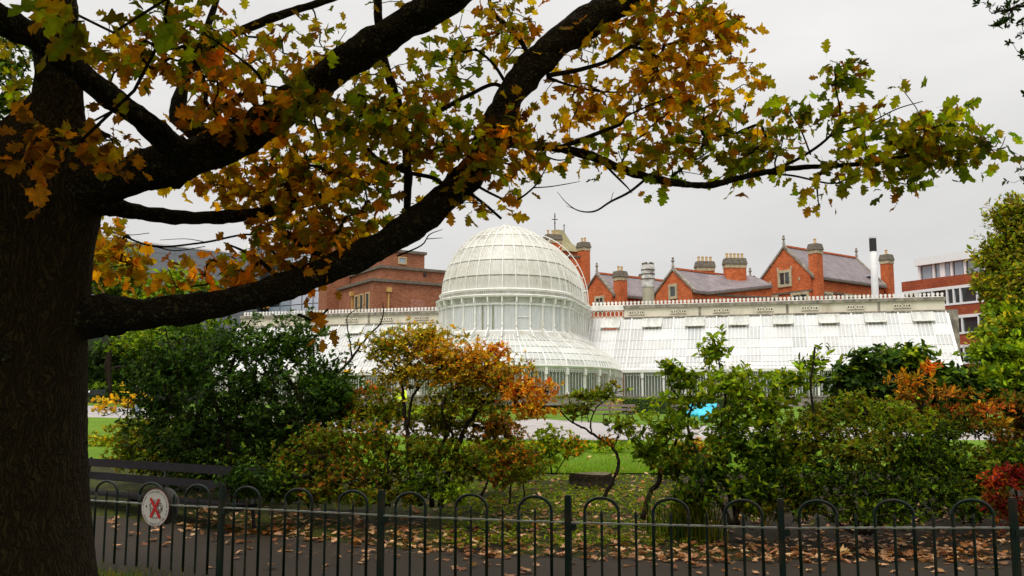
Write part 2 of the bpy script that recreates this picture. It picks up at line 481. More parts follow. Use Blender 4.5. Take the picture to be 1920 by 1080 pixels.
# asphalt walk behind the railing; its far edge is ragged with leaf mould
_e = gp((60,955),(160,964),(300,982),(500,1004),(700,1022),(900,1040),(1200,1048),(1500,1052),(1920,1052))
_e = [Vector((-16, 22, 0)), Vector((-9, 15.6, 0))] + _e + [Vector((8.5, 10.0, 0)), Vector((16, 10.2, 0))]
walk_far = smoothpts([(p.x, p.y) for p in _e], 8)
walk_far[:, 1] += 0.06*np.sin(walk_far[:,0]*7.1) + 0.05*np.sin(walk_far[:,0]*17.3+1)
FENCE = [(-7.2, 12.0, .65), (-4.535,10.4,.66),(-2.843,9.6,.66),(-1.187,8.9,.66),(.472,8.25,.67),(2.11,7.7,.69),(3.73,7.3,.735),(5.4,7.05,.77)]
_n = [(-18, 18), (-10, 13.0)] + [(x-.05, y-.25) for x, y, z in FENCE] + [(9, 6.7), (16, 6.4)]
walk_near = smoothpts(_n, 8)
strip('footpath', walk_near, walk_far, M['asphalt'], .004, 200, 20)
_g = [(-18,-6), (16,-6)]
strip('grass_verge', _g, walk_near, M['rough_grass'], .002, 120, 12)
# near lawn, park path, far lawn
lawn_near = gp((-60,880),(165,868),(420,872),(700,880),(900,884),(1040,889),(1240,889),(1500,886),(1800,880),(2000,875))
path_near = gp((-80,800),(165,783),(480,800),(830,823),(1000,827),(1300,827),(1500,826),(1750,826),(2000,828))
path_far = gp((-80,764),(165,761),(480,779),(830,794),(960,785),(1080,790),(1200,797),(1400,800),(1750,804),(2000,806))
_sm = lambda pl: smoothpts([(p.x, p.y) for p in pl], 8)
lawn_near, path_near, path_far = _sm(lawn_near), _sm(path_near), _sm(path_far)
strip('lawn', lawn_near, path_near, M['lawn'], .02, 160, 30)
strip('park_path', path_near, path_far, M['path_far'], .012, 160, 20)
_far = [(-60, 84), (-20, 76), (0, 70), (20, 66), (45, 62), (70, 58)]
strip('far_lawn', path_far, smoothpts(_far, 8), M['lawn_far'], .02, 160, 30)

# ------------------------------------------------------------------ glasshouse
TH = math.radians(14.5)
GU, GV = Vector((math.cos(TH), -math.sin(TH), 0)), Vector((-math.sin(TH), -math.cos(TH), 0))
GC = Vector((-.39, 70.0, 0)); ZG = 1.95; LS = 6.8; NSIDE, NSEMI = 7, 16
def gh(u, v, z): p = GC + GU*u + GV*v; return Vector((p.x, p.y, ZG + z))
def sp(r, s):
    """Plan point of the rounded-end pavilion: s counts bays from the back of its left side."""
    if s < 7: return (-r, -LS + LS*s/7)
    if s <= 23: a = math.pi - math.pi*(s-7)/16; return (r*math.cos(a), r*math.sin(a))
    if s <= 30: return (r, -LS*(s-23)/7)
    a = -math.pi*(s-30)/16; return (r*math.cos(a), -LS + r*math.sin(a))
def gs(r, s, z): u, v = sp(r, s); return gh(u, v, z)
house = thing('glasshouse', gh(0, 0, 0), 'white iron and glass palm house with a rounded dome and two long wings', 'glasshouse')

# dome
NR = 7
def dome_prof(t):           # t 0 at the ring, 1 at the crown
    a = t*math.pi/2
    r = 4.72*math.cos(a) if t < 1 else 0.0
    return (max(r, .28), 7.9 + 5.2*math.sin(a))
rowt = [0, .13, .275, .43, .60, .77, .90, .985]
def strip_along(mb, pts, nrm, w, h):
    """Raised bar (triangular section) along points, standing on the surface along nrm."""
    P_ = [Vector(p) for p in pts]; base = len(mb.v); m = len(P_)
    for i, p in enumerate(P_):
        t = (P_[min(i+1,m-1)] - P_[max(i-1,0)]).normalized(); side = t.cross(nrm[i]).normalized()
        mb.v += [tuple(p - side*w/2 - nrm[i]*.01), tuple(p + side*w/2 - nrm[i]*.01), tuple(p + side*w/2 + nrm[i]*h), tuple(p - side*w/2 + nrm[i]*h)]
    for i in range(m-1):
        for k in range(4): mb.f.append((base+i*4+k, base+i*4+(k+1)%4, base+i*4+4+(k+1)%4, base+i*4+4+k))
    mb.f.append((base+3,base+2,base+1,base)); mb.f.append((base+(m-1)*4,base+(m-1)*4+1,base+(m-1)*4+2,base+(m-1)*4+3))
def surf_curve(prof, s, ts):
    pts = []
    for t in ts: r, z = prof(t); pts.append(gs(r, s, z))
    nr = []
    c0 = gs(1.0, s, 0) - gs(0.0, s, 0); c0.normalize()
    for i in range(len(ts)):
        d = pts[min(i+1,len(ts)-1)] - pts[max(i-1,0)]
        d.normalize(); n = c0 - d*c0.dot(d)
        if n.length < .05: n = Vector((0,0,1)) - d*d.z
        n.normalize(); nr.append(n)
    return pts, nr
dome = MB()
ts = np.linspace(0, .985, 15)
for s in range(2, 31):
    p, n = surf_curve(dome_prof, s, ts); strip_along(dome, p, n, .062, .07)
dome = dome.build('dome', M['white_iron'], house)
dome['label'] = 'rounded dome of white ribs'
bars = MB()
for b in range(2, 30):
    for k in range(1, 6):
        p, n = surf_curve(dome_prof, b + k/6, np.linspace(0, .80 if k % 2 else .93, 11)); strip_along(bars, p, n, .022, .03)
bars.build('glazing_bars', M['white_dirty'], dome, 'stuff')
for b in range(2, 30):
    for k in range(NR):
        rows = []
        for t in np.linspace(rowt[k], rowt[k+1], 3):
            r, z = dome_prof(t)
            if t == rowt[k]: r, z = r + .03, z + .012      # each course laps over the one below
            rows.append([gs(r, b + q/3, z) for q in range(4)])
        MB().grid(rows).build('pane', M['glaze_dome'], dome, None, True)
lap = MB()
for k in range(1, NR-1):
    for b in range(2, 30):
        r, z = dome_prof(rowt[k]); 
        lap.tube([gs(r+.02, b+q/3, z-.03) for q in range(4)], .022, 4, False)
lap.build('lap_joints', m_plain('lap_grime', (.20,.18,.11), .9, .6, 7), dome, 'stuff')
back = MB()
rows = []
for t in np.linspace(0, 1, 10):
    r, z = dome_prof(t); rows.append([gs(r-.06, s, z) for s in list(range(29, 47)) + [0, 1, 2, 3]])
back.grid(rows).build('rear_glazing', M['glaze_dome'], dome, None, True)
rg = MB()
a, b_ = gh(0, 0.1, 13.1), gh(0, -LS-.1, 13.1)
rg.hexa([tuple(q) for q in (gh(-.33,.3,13.0),gh(.33,.3,13.0),gh(.33,-LS-.3,13.0),gh(-.33,-LS-.3,13.0),gh(-.26,.25,13.28),gh(.26,.25,13.28),gh(.26,-LS-.25,13.28),gh(-.26,-LS-.25,13.28))])
rg.build('ridge_vent', M['white_dirty'], dome)
fn = MB(); fn.tube([gh(0,.1,13.25), gh(0,.1,14.5)], .022, 5)
fn.tube([gh(-.18,.1,14.2), gh(.18,.1,14.2)], .018, 5); fn.lathe(gh(0,.1,14.45), [(.0,-.06),(.06,0),(0,.07)], 6)
fn.build('finial', M['white_dirty'], dome)

# rings and cornice
def ring(name, secs, mat, parent, s0=0, s1=46, step=.5):
    """Moulding: closed section of (r, z) swept round the pavilion."""
    mb = MB(); ss = np.arange(s0, s1+1e-6, step); m = len(secs)
    for s in ss:
        for r, z in secs: mb.v.append(tuple(gs(r, s % 46 if s < 46 else 45.9999, z)))
    for i in range(len(ss)-1):
        for k in range(m): mb.f.append((i*m+k, i*m+(k+1)%m, (i+1)*m+(k+1)%m, (i+1)*m+k))
    return mb.build(name, mat, parent)
drum = ring('drum', [(4.70,7.35),(5.16,7.38),(5.20,7.50),(5.05,7.56),(4.70,7.57)], M['white_iron'], house)
drum['label'] = 'upright glazed drum under the dome'
ring('gutter', [(4.72,7.80),(4.92,7.82),(4.98,7.93),(4.90,7.99),(4.70,7.97)], M['white_iron'], drum)
ring('upper_band', [(4.66,7.57),(4.74,7.57),(4.74,7.82),(4.66,7.82)], M['white_dirty'], drum)
ring('frieze', [(4.74,6.98),(4.82,6.98),(4.82,7.36),(4.74,7.36)], M['white_dirty'], drum)
ring('sill_panel', [(4.72,4.70),(4.92,4.70),(4.95,5.02),(4.90,5.10),(4.72,5.10)], M['white_iron'], drum)
ring('window_head', [(4.72,6.84),(4.90,6.84),(4.90,6.98),(4.72,6.98)], M['white_iron'], drum)
studs = MB()
for b in range(3, 30):
    for q in np.arange(.06, 1, .11):
        p = gs(4.84, b+q, 7.16); studs.box(p, (.035,.035,.34))
    for q in np.arange(.1, 1, .16):
        p = gs(4.79, b+q, 7.69); studs.box(p, (.03,.03,.22))
studs.build('frieze_slats', M['white_iron'], drum, 'stuff')
slot = {12: .85, 14: .48, 15: .27}
for b in range(2, 30):
    w = MB(); 
    for q in ([.2,.4,.6,.8] if b not in (17,) else [.33,.66]):
        w.tube([gs(4.85, b+q, 5.08), gs(4.85, b+q, 6.88)], .018, 4, False)
    if b == 17:
        w.tube([gs(4.86, b+.05, 6.0), gs(4.86, b+.95, 6.0)], .03, 4, False)
    win = w.build('window', M['white_iron'], drum)
    if b in slot:                       # one unwashed sash, painted dark olive for the dim planting behind
        q0 = slot[b]; q1 = min(.97, q0+.16)
        if q0 > .05: MB().grid([[gs(4.82, b+x, z) for x in (.03, q0)] for z in (5.08, 6.86)]).build('pane', M['glaze_drum'], win)
        MB().grid([[gs(4.82, b+x, z) for x in (q0, q1)] for z in (5.08, 6.86)]).build('clear_pane', m_plain('dim_planting_glass', (.16,.16,.08), .2, .3, 3) if b == 12 else bpy.data.materials['dim_planting_glass'], win)
        if q1 < .95: MB().grid([[gs(4.82, b+x, z) for x in (q1, .97)] for z in (5.08, 6.86)]).build('pane', M['glaze_drum'], win)
    else:
        MB().grid([[gs(4.82, b+x, z) for x in (.03, .35, .65, .97)] for z in (5.08, 6.86)]).build('pane', M['glaze_drum'], win)
for s in range(2, 31):
    pl = MB()
    c = [gs(4.72, s, 0), gs(4.98, s, 0)]; out = (c[1]-c[0]).normalized(); side = Vector((-out.y, out.x, 0))
    fr = (gs(4.72, s, 0), side, out)
    zz = ZG
    pl.fbox(fr, -.06, .06, zz+4.72, zz+7.36, 0, .25)
    pl.fbox(fr, -.085, .085, zz+6.80, zz+7.0, 0, .30)
    # scrolled bracket under the cornice and volute over the sill
    pl.fpoly(fr, [(-.04, zz+7.0), (.04, zz+7.0), (.05, zz+7.36), (-.05, zz+7.36)], .2, .44)
    vol = [(.2, 5.65), (.30, 5.55), (.33, 5.42), (.27, 5.30), (.36, 5.18), (.52, 5.02), (.78, 4.86), (.98, 4.62), (.72, 4.60), (.2, 4.72)]
    o, r_, n_ = fr; m = len(vol); vv = []
    for sd in (-.035, .035):
        for d, z in vol: q = o + r_*sd + n_*d; vv.append((q.x, q.y, zz+z))
    pl.add(vv, [tuple(range(m)), tuple(range(m, 2*m))[::-1]] + [(i, m+i, m+(i+1)%m, (i+1)%m) for i in range(m)])
    pl.build('pilaster', M['white_iron'], drum)

# curved lower roof round the pavilion
AP = [(4.93,4.78),(5.5,4.50),(6.1,4.20),(6.7,3.86),(7.2,3.50),(7.55,3.16),(7.78,2.86),(7.88,2.60)]
APs = smoothpts(AP, 4)
def ap_prof(t):
    i = t*(len(APs)-1); k = min(int(i), len(APs)-2); f = i-k; q = APs[k]*(1-f)+APs[k+1]*f; return q[0], q[1]
apron = MB()
for s in np.arange(2, 30.01, 1.0):
    p, n = surf_curve(ap_prof, s, np.linspace(0, 1, 12)); strip_along(apron, p, n, .07, .07)
apron = apron.build('lower_roof', M['white_iron'], house)
apron['label'] = 'curved glass skirt roof below the drum'
bars = MB()
for s in np.arange(2, 30, .25):
    if s % 1: 
        p, n = surf_curve(ap_prof, s, np.linspace(0, 1, 12)); strip_along(bars, p, n, .035, .035)
bars.build('glazing_bars', M['white_iron'], apron, 'stuff')
ar = [0, .22, .42, .60, .80, 1.0]
for b in range(2, 30):
    for k in range(5):
        rows = []
        for t in np.linspace(ar[k], ar[k+1], 4):
            r, z = ap_prof(t); e = .03 if t == ar[k+1] and k < 4 else 0
            rows.append([gs(r+e*.6, b+q/3, z+e*.8) for q in range(4)])
        MB().grid(rows).build('pane', M['glaze_apron'], apron, None, True)
# upright glass wall under the lower roof
base = ring('base_wall', [(7.70,.0),(7.98,.0),(7.98,.55),(8.06,.58),(8.06,.70),(7.70,.70)], M['stone_dark'], house, 4, 27)
ring('eave_gutter', [(7.70,2.40),(7.92,2.42),(8.02,2.55),(8.0,2.64),(7.70,2.64)], M['white_iron'], apron, 2, 28)
wall = MB()
for s in np.arange(4, 27, 1.0):
    c = [gs(7.72, s, 0), gs(8.0, s, 0)]; out = (c[1]-c[0]).normalized(); fr = (gs(7.72, s, 0), Vector((-out.y, out.x, 0)), out)
    o = MB(); o.fbox(fr, -.07, .07, ZG+.70, ZG+2.42, 0, .2); o.fbox(fr, -.10, .10, ZG+2.0, ZG+2.42, .02, .27); o.fbox(fr, -.10, .10, ZG+.70, ZG+.86, -.02, .24)
    o.build('post', M['white_iron'], base)
for b in range(4, 26):
    o = MB()
    nb = 6
    for q in range(1, nb):
        o.tube([gs(7.80, b+q/nb, .70), gs(7.80, b+q/nb, 2.35)], .017, 4, False)
    for q in np.arange(.07, 1, .09):
        p = gs(7.86, b+q, 2.28); o.box(p, (.05,.05,.24))
    o.grid([[gs(7.84, b+x, z) for x in (.0,.5,1.0)] for z in (2.30, 2.42)])
    w = o.build('window', M['white_iron'], base)
    MB().grid([[gs(7.78, b+x, z) for x in (.02,.5,.98)] for z in (.70, 2.32)]).build('pane', M['glass_tinted'], w)

# wings
VT, VE = -7.25, -2.95
WP = [(VT, 6.82), (VT+.95, 5.72), (VT+1.88, 4.72), (VT+2.75, 3.90), (VT+3.5, 3.24), (VT+4.02, 2.82), (VE, 2.58)]
WPs = smoothpts(WP, 3)
def w_prof(t):
    i = t*(len(WPs)-1); k = min(int(i), len(WPs)-2); f = i-k; q = WPs[k]*(1-f)+WPs[k+1]*f; return q[0], q[1]
def wcurve(u, ts):
    pts = [gh(u, *w_prof(t)) for t in ts]; nr = []
    for i in range(len(pts)):
        d = (pts[min(i+1,len(pts)-1)] - pts[max(i-1,0)]).normalized(); nr.append(GU.cross(d).normalized() if GU.cross(d).z > 0 else -GU.cross(d).normalized())
    return pts, nr
WF = (GC + GV*0.0, GU, GV)
def wing(name, u0, u1, nb, lab):
    w = MB(); du = (u1-u0)/nb
    for k in range(nb+1):
        p, n = wcurve(u0+k*du, np.linspace(0, 1, 13)); strip_along(w, p, n, .05 if k % 3 else .10, .05 if k % 3 else .08)
    w = w.build(name, M['white_iron'], house); w['label'] = lab
    bars = MB()
    for k in range(nb*4):
        if k % 4:
            p, n = wcurve(u0+k*du/4, np.linspace(0, 1, 13)); strip_along(bars, p, n, .035, .03)
    bars.build('glazing_bars', M['white_iron'], w, 'stuff')
    rt = [0, .14, .29, .43, .57, .70, .83, 1.0]
    for k in range(nb):
        for j in range(7):
            if j == 0 and k % 3 == 1 : continue            # opening lights sit here
            rows = []
            for t in np.linspace(rt[j], rt[j+1], 3):
                v, z = w_prof(t); e = .020 if t == rt[j+1] and j < 6 else 0
                rows.append([gh(u0+(k+q)*du, v+e*.6, z+e*.7) for q in (0, 1)])
            MB().grid(rows).build('pane', M['glaze_wing'], w, None, True)
    for k in range(1, nb, 3):                               # roof vents, propped open a little
        a0, a1 = u0+(k-.15)*du, u0+(k+1.15)*du
        v0, z0 = w_prof(0.0); v1, z1 = w_prof(.145)
        o = MB(); lift = .16
        def q(u, t): return gh(u, v0+(v1-v0)*t + .12*t, z0+(z1-z0)*t + .05 + lift*t)
        fr = [(a0,0),(a1,0),(a1,1),(a0,1)]
        for i in range(4):
            o.tube([q(*fr[i]), q(*fr[(i+1)%4])], .05, 4)
        for j in range(1, 5): o.tube([q(a0+(a1-a0)*j/5, 0), q(a0+(a1-a0)*j/5, 1)], .025, 4)
        vt = o.build('roof_vent', M['white_dirty'], w)
        for j in range(5):
            b0, b1 = a0+(a1-a0)*j/5, a0+(a1-a0)*(j+1)/5
            MB().grid([[q(b0,0), q(b1,0)], [q(b0,1), q(b1,1)]]).build('pane', M['glaze_apron'], vt)
    # parapet wall with pierced panels and a knobbed crest
    ua, ub = (u0+2.6, u1) if u1 > 0 else (u0, u1)
    pw = MB(); pw.fbox(WF, ua, ub, ZG, ZG+7.62, VT-1.1, VT-.12)
    par = pw.build('parapet_wall', M['stucco'], house)
    MB().fbox(WF, ua-.05, ub+.06, ZG+7.62, ZG+7.86, VT-1.2, VT+.02).build('coping', M['stone_dark'], par)
    MB().fbox(WF, ua, ub, ZG+6.80, ZG+6.92, VT-.12, VT+.10).build('wall_foot', M['stone_dark'], par)
    st = du*3
    k = 0; a = ua + 1.0
    while a < ub-.6:
        o = MB(); o.fbox(WF, a-.62, a+.62, ZG+7.08, ZG+7.46, VT-.118, VT-.10); gr = o.build('grille_shade_plate', M['grille_shade'], par)  # dark plate on the wall face, painted as the shade behind the grille
        o = MB(); d0, d1 = VT-.10, VT-.075
        c = ZG+7.27
        for dx in (-.48,-.3,-.14,.14,.3,.48):
            pts = [WF[0]+WF[1]*(a+dx+.11*math.cos(x))+WF[2]*(VT-.085) + Vector((0,0,c+.13*math.sin(x))) for x in np.linspace(0, 2*math.pi, 9)]
            o.tube(pts, .045, 4, False)
        pts = [WF[0]+WF[1]*(a+.10*math.cos(x))+WF[2]*(VT-.085) + Vector((0,0,c+.10*math.sin(x))) for x in np.linspace(0, 2*math.pi, 9)][:-1]
        o.add(pts, [tuple(range(8))])
        for x in (-.60,.60): o.fbox(WF, a+x-.03, a+x+.03, ZG+7.09, ZG+7.45, d0, d1)
        o.fbox(WF, a-.57, a+.57, ZG+7.42, ZG+7.45, d0, d1); o.fbox(WF, a-.57, a+.57, ZG+7.09, ZG+7.12, d0, d1)
        o.build('grille', M['stucco'], gr)
        a += st; k += 1
        if k % 2 == 0: MB().fbox(WF, a-st/2-.09, a-st/2+.09, ZG+6.95, ZG+7.6, VT-.12, VT-.09).build('pilaster_strip', M['stone_dark'], par)
    cr = MB(); cr.fbox(WF, u0, u1, ZG+7.87, ZG+7.96, VT-.62, VT-.52)
    for a in np.arange(u0+.12, u1, .30):
        pts = [(a+.07, ZG+7.95), (a+.06, ZG+8.05)] + [(a+.11*math.sin(x), ZG+8.14-.11*math.cos(x)) for x in np.linspace(.5, 2*math.pi-.5, 9)] + [(a-.06, ZG+8.05), (a-.07, ZG+7.95)]
        cr.fpoly(WF, pts[::-1], VT-.60, VT-.54)
    cr.build('crest', M['white_iron'], par, 'stuff')
    # glass wall below the eave
    bw = MB(); bw.fbox(WF, u0, u1, ZG-.3, ZG+.58, VE-.35, VE+.02); bw.fbox(WF, u0, u1+.05, ZG+.582, ZG+.70, VE-.35, VE+.08)
    bw = bw.build('wing_base', M['stone_dark'], house)
    ev = MB(); ev.fbox(WF, u0, u1+.08, ZG+2.42, ZG+2.62, VE-.15, VE+.12); ev.build('eave_gutter', M['white_iron'], w)
    s0 = 7.95 if u1 > 0 else u0; s1 = u1 if u1 > 0 else -7.95
    n = int(round((s1-s0)/1.55)); dd = (s1-s0)/n
    for k in range(n+1):
        o = MB(); a = s0+k*dd
        o.fbox(WF, a-.07, a+.07, ZG+.70, ZG+2.42, VE-.2, VE+.03); o.fbox(WF, a-.10, a+.10, ZG+2.0, ZG+2.42, VE-.16, VE+.09)
        o.build('post', M['white_iron'], bw)
        if k < n:
            o = MB()
            for q in range(1, 7): o.fbox(WF, a+dd*q/7-.016, a+dd*q/7+.016, ZG+.70, ZG+2.3, VE-.12, VE-.07)
            for q in np.arange(.1, dd, .13): o.fbox(WF, a+q-.03, a+q+.03, ZG+2.16, ZG+2.42, VE-.10, VE-.06)
            wn_ = o.build('window', M['white_iron'], bw)
            o = MB(); o.add([WF[0]+WF[1]*x+WF[2]*(VE-.13)+Vector((0,0,ZG+z)) for x, z in ((a+.07,.70),(a+dd-.07,.70),(a+dd-.07,2.42),(a+.07,2.42))], [(0,1,2,3)])
            o.build('pane', M['glass_tinted'], wn_)
    return w
ring('inner_backdrop', [(5.0,0),(5.05,0),(5.05,4.6),(5.0,4.6)], M['inner'], house)  # added backdrop, coloured to stand in for the lit planting inside
for ua, ub in ((8.1, 30.4), (-25.8, -8.1)):
    MB().fbox(WF, ua, ub, ZG, ZG+2.6, VE-2.3, VE-2.25).build('inner_backdrop', M['inner'], house)
wr = wing('right_wing', 5.0, 31.0, 24, 'long glass wing right of the dome')
wl_ = wing('left_wing', -26.0, -5.0, 20, 'long glass wing left of the dome')
for u, sgn in ((31.0, 1), (-26.0, -1)):                     # solid end walls
    poly = [(VE+.02, ZG), (VE+.02, ZG+2.5)] + [(v+.03, ZG+z+.03) for v, z in WPs[::-1]] + [(VT, ZG)]
    MB().fpoly((GC + GU*u, GV, GU*sgn), poly, .02, .16).build('end_wall', M['white_iron'], house)
MB().fbox(WF, 31.02, 31.8, ZG, ZG+6.9, VT-1.1, VT+.2).build('end_pier', M['stone_dark'], house)
# pierced lattice between drum and parapet
lt = MB(); lt.fbox(WF, 4.7, 7.6, ZG+7.50, ZG+7.70, VT-.2, VT+.02); lt.fbox(WF, 4.7, 7.6, ZG+6.80, ZG+6.9, VT-.2, VT+.02)
for a in np.arange(4.9, 7.5, .33):
    for sx in (-1, 1):
        pts = [WF[0]+WF[1]*(a+.165+sx*.17*math.cos(x))+WF[2]*(VT-.05)+Vector((0,0,ZG+7.2+.26*math.sin(x))) for x in np.linspace(-1.5, 1.5, 6)]
        lt.tube([Vector(p) for p in pts], .03, 4, False)
lt.fbox(WF, 4.7, 7.6, ZG+7.701, ZG+7.86, VT-.5, VT+.0)
lt.build('lattice_frieze', M['white_iron'], house)
# maintenance ladder bent over the back of the dome
lad = MB(); rows = []
for off in (.10, .48):
    pts = []
    for t in np.linspace(-.06, .80, 22):
        a = max(t, 0)*math.pi/2; r, z = dome_prof(max(t, 0)); n = Vector((math.cos(a), 0, math.sin(a)))
        pts.append(gh(r + off*n.x, -LS*.72, z + off*n.z + min(t, 0)*12))
    rows.append(pts); lad.tube(pts, .05 if off < .3 else .035, 5)
for i in range(1, 22, 3): lad.tube([rows[0][i], rows[1][i]], .035, 4)
lad.build('maintenance_ladder', M['white_iron'], house)
# ------------------------------------------------------------------ buildings behind the glasshouse
def vfr(o, d):
    """Wall frame at plan point o running along plan direction d; outward is to the right of d."""
    r = Vector((d[0], d[1], 0)).normalized(); return (Vector((o[0], o[1], 0)), r, Vector((r.y, -r.x, 0)))
def window_on(parent, fr, a, z, w, h, surround, pane, lights=2, d=.0, name='window', fw=.16):
    o = MB(); t = fw
    o.fbox(fr, a-w/2-t, a-w/2, z-t, z+h+t, d, d+.10); o.fbox(fr, a+w/2, a+w/2+t, z-t, z+h+t, d, d+.10)
    o.fbox(fr, a-w/2, a+w/2, z+h, z+h+t, d, d+.10); o.fbox(fr, a-w/2, a+w/2, z-t, z, d, d+.12)
    for k in range(1, lights): o.fbox(fr, a-w/2+w*k/lights-.05, a-w/2+w*k/lights+.05, z, z+h, d, d+.08)
    win = o.build(name, surround, parent)
    for k in range(lights):
        MB().fbox(fr, a-w/2+w*k/lights+.001, a-w/2+w*(k+1)/lights-.001, z, z+h, d-.02, d+.03).build('pane', pane, win)
    return win
def chimney(parent, x, y, z0, z1, w, d, rz, pots, matb=None):
    ch = MB().box((x, y, (z0+z1-1.0)/2), (w, d, z1-1.0-z0), rz).build('chimney', matb or M['brick_red'], parent)
    c = MB(); c.box((x, y, z1-.92), (w+.10, d+.10, .34), rz); c.build('band', M['stone'], ch)
    c = MB(); co, si = math.cos(rz), math.sin(rz); pts = []
    for zz, e in ((z1-.72, .26), (z1-.10, .0)):
        for sx, sy in ((-1,-1),(1,-1),(1,1),(-1,1)):
            px_, py_ = sx*(w+e)/2, sy*(d+e)/2; pts.append((x+px_*co-py_*si, y+px_*si+py_*co, zz))
    c.hexa(pts).build('cap', M['cap_stone'], ch)
    for k in range(pots):
        a = (k-(pots-1)/2)*(max(w, d)-.1)/max(pots, 1)
        px_, py_ = (a, 0) if w >= d else (0, a)
        MB().lathe((x+px_*co-py_*si, y+px_*si+py_*co, z1-.11), [(.13,0),(.12,.42),(.15,.46),(.15,.54),(.09,.54)], 8).build('chimney_pot', M['pot'], ch)
    return ch
def finial(parent, x, y, z, h=1.0):
    MB().lathe((x, y, z), [(.16,0),(.12,.25*h),(.07,.45*h),(.17,.6*h),(.17,.68*h),(.07,.78*h),(.13,.9*h),(.0,1.05*h)], 8).build('finial', M['stone_dark'], parent)
ANG = math.atan2(7.3, 9.7)
def gabled(t, corner, w, L, ze, zr, ang=ANG, z0=1.5, brick='brick_red', fin=1.0, roofmat='slate', string=None):
    """Gabled range: near corner, gable width w running left-away, ridge running right-away."""
    ld = Vector((math.cos(ang), math.sin(ang), 0)); gd = Vector((-math.sin(ang), math.cos(ang), 0))
    c = Vector((corner[0], corner[1], 0))
    fr = (c + gd*w, -gd, -ld)                      # gable front, a runs left to right
    b = MB()
    b.fpoly(fr, [(0,z0),(w,z0),(w,ze),(w/2,zr),(0,ze)], -L, 0)
    wall = b.build('wall', M[brick], t)
    r = MB(); th = .16
    k = (zr-ze)/(w/2)
    for s in (0, 1):
        pts = [(w/2, zr+.02), (w/2, zr+.02+th), (w+.28, ze-.28*k+th+.02), (w+.28, ze-.28*k+.02)]
        if s: pts = [(w-a, z) for a, z in pts][::-1]
        r.fpoly(fr, pts[::-1], -L+.3, -.3)
    roof = r.build('roof', M[roofmat], t)
    MB().fbox(fr, w/2-.12, w/2+.12, zr+.16, zr+.34, -L+.3, -.3).build('ridge_tiles', M['brick_red'], roof)
    for d0 in (0.0, -L):
        cp = MB()
        for s in (0, 1):
            pts = [(w/2, zr+.05), (w/2, zr+.30), (w+.32, ze-.32*k+.30), (w+.32, ze-.32*k-.02), (w+.02, ze-.02*k+.05)]
            if s: pts = [(w-a, z) for a, z in pts][::-1]
            cp.fpoly(fr, pts[::-1], d0-.30 if d0 == 0 else d0-.12, d0+.12 if d0 == 0 else d0+.30)
        cp.build('coping', M['stone_dark'], wall)
    if fin:
        p = fr[0]+fr[1]*(w/2); finial(t, p.x, p.y, zr+.35, fin)
        p = p - fr[2]*L; finial(t, p.x, p.y, zr+.35, fin)
    g = MB(); g.fbox((c, ld, Vector((ld.y,-ld.x,0))), .0, L, ze-.28*k-.12, ze-.28*k+.04, .10, .34); g.build('eave_gutter', M['cap_stone'], roof)
    if string:
        for z in string:
            s_ = MB(); s_.fbox(fr, -.05, w+.06, z, z+.18, 0, .09); s_.fbox((c, ld, Vector((ld.y,-ld.x,0))), .0, L, z, z+.18, 0, .09); s_.build('string_course', M['cap_stone'], wall)
    return fr, (c, ld, Vector((ld.y,-ld.x,0)))
def zpx(py, Y): return P(960, py, Y).z
# large gabled block, right
t3 = thing('brick_hall', (28.9, 92, 1.5), 'large red brick gabled block with slate roof, tall chimneys and stone window', 'building')
fg, fs = gabled(t3, (28.9, 92.0), 6.0, 12.4, zpx(515, 92), zpx(466, 94.4), string=[zpx(546, 92)])
window_on(t3, fg, 3.0, zpx(532, 94), 1.1, 1.15, M['stone'], M['glass_dark'], 2, fw=.28)
for a in (1.1, 4.7): window_on(t3, fg, a, zpx(575, 94), 1.6, 1.05, M['stone'], M['glass_dark'], 2, fw=.26)
for a in (2.2, 6.5, 10.0): window_on(t3, fs, a, zpx(575, 95), 1.9, 1.05, M['stone'], M['glass_dark'], 3, fw=.26)
for a, z in ((1.2, 528), (4.7, 528), (2.2, 505), (3.8, 505)):
    MB().fbox(fg, a-.10, a+.10, zpx(z,94), zpx(z,94)+.3, 0, .05).build('stone_block', M['stone'], t3)
chimney(t3, 29.5, 92.2, 1.5, zpx(455, 92), .95, .95, ANG, 1)
p = fs[0]+fs[1]*13.2; chimney(t3, p.x, p.y, 1.5, zpx(476, p.y), .95, .95, ANG, 1)
sk = MB(); pr = fs[0]+fs[1]*10.6 - fs[2]*.55; zz = zpx(515, 92)+.55*(zpx(466,94.4)-zpx(515,92))/3
sk.box((pr.x, pr.y, zz+.25), (.9,.7,.10), ANG); sk.build('skylight', M['glass_bright'], t3)
# stepped shoulder left of the big gable
p = fg[0]; b = MB(); fr = (p, -fs[1]*0 + fg[1]*-1, fg[2])
MB().fbox((fg[0], -fg[1], fg[2]), 0.02, 1.4, 1.5, zpx(522, 96.8), -6, -.1).build('shoulder_wall', M['brick_red'], t3)
# middle gabled range
t2 = thing('brick_range', (17, 90, 1.5), 'smaller red brick gable with single slit window, left of the wide chimneys', 'building')
fg, fs = gabled(t2, (17.0, 90.0), 4.75, 11.5, zpx(543, 90), zpx(508, 91.9), string=None)
window_on(t2, fg, 2.35, zpx(556, 92), .62, .95, M['stone'], M['glass_dark'], 1, fw=.26)
pts = fg
MB().fbox((fg[0], -fg[1], fg[2]), 0.02, 1.1, 1.5, zpx(556, 94), -6, -.1).build('shoulder_wall', M['brick_red'], t2)
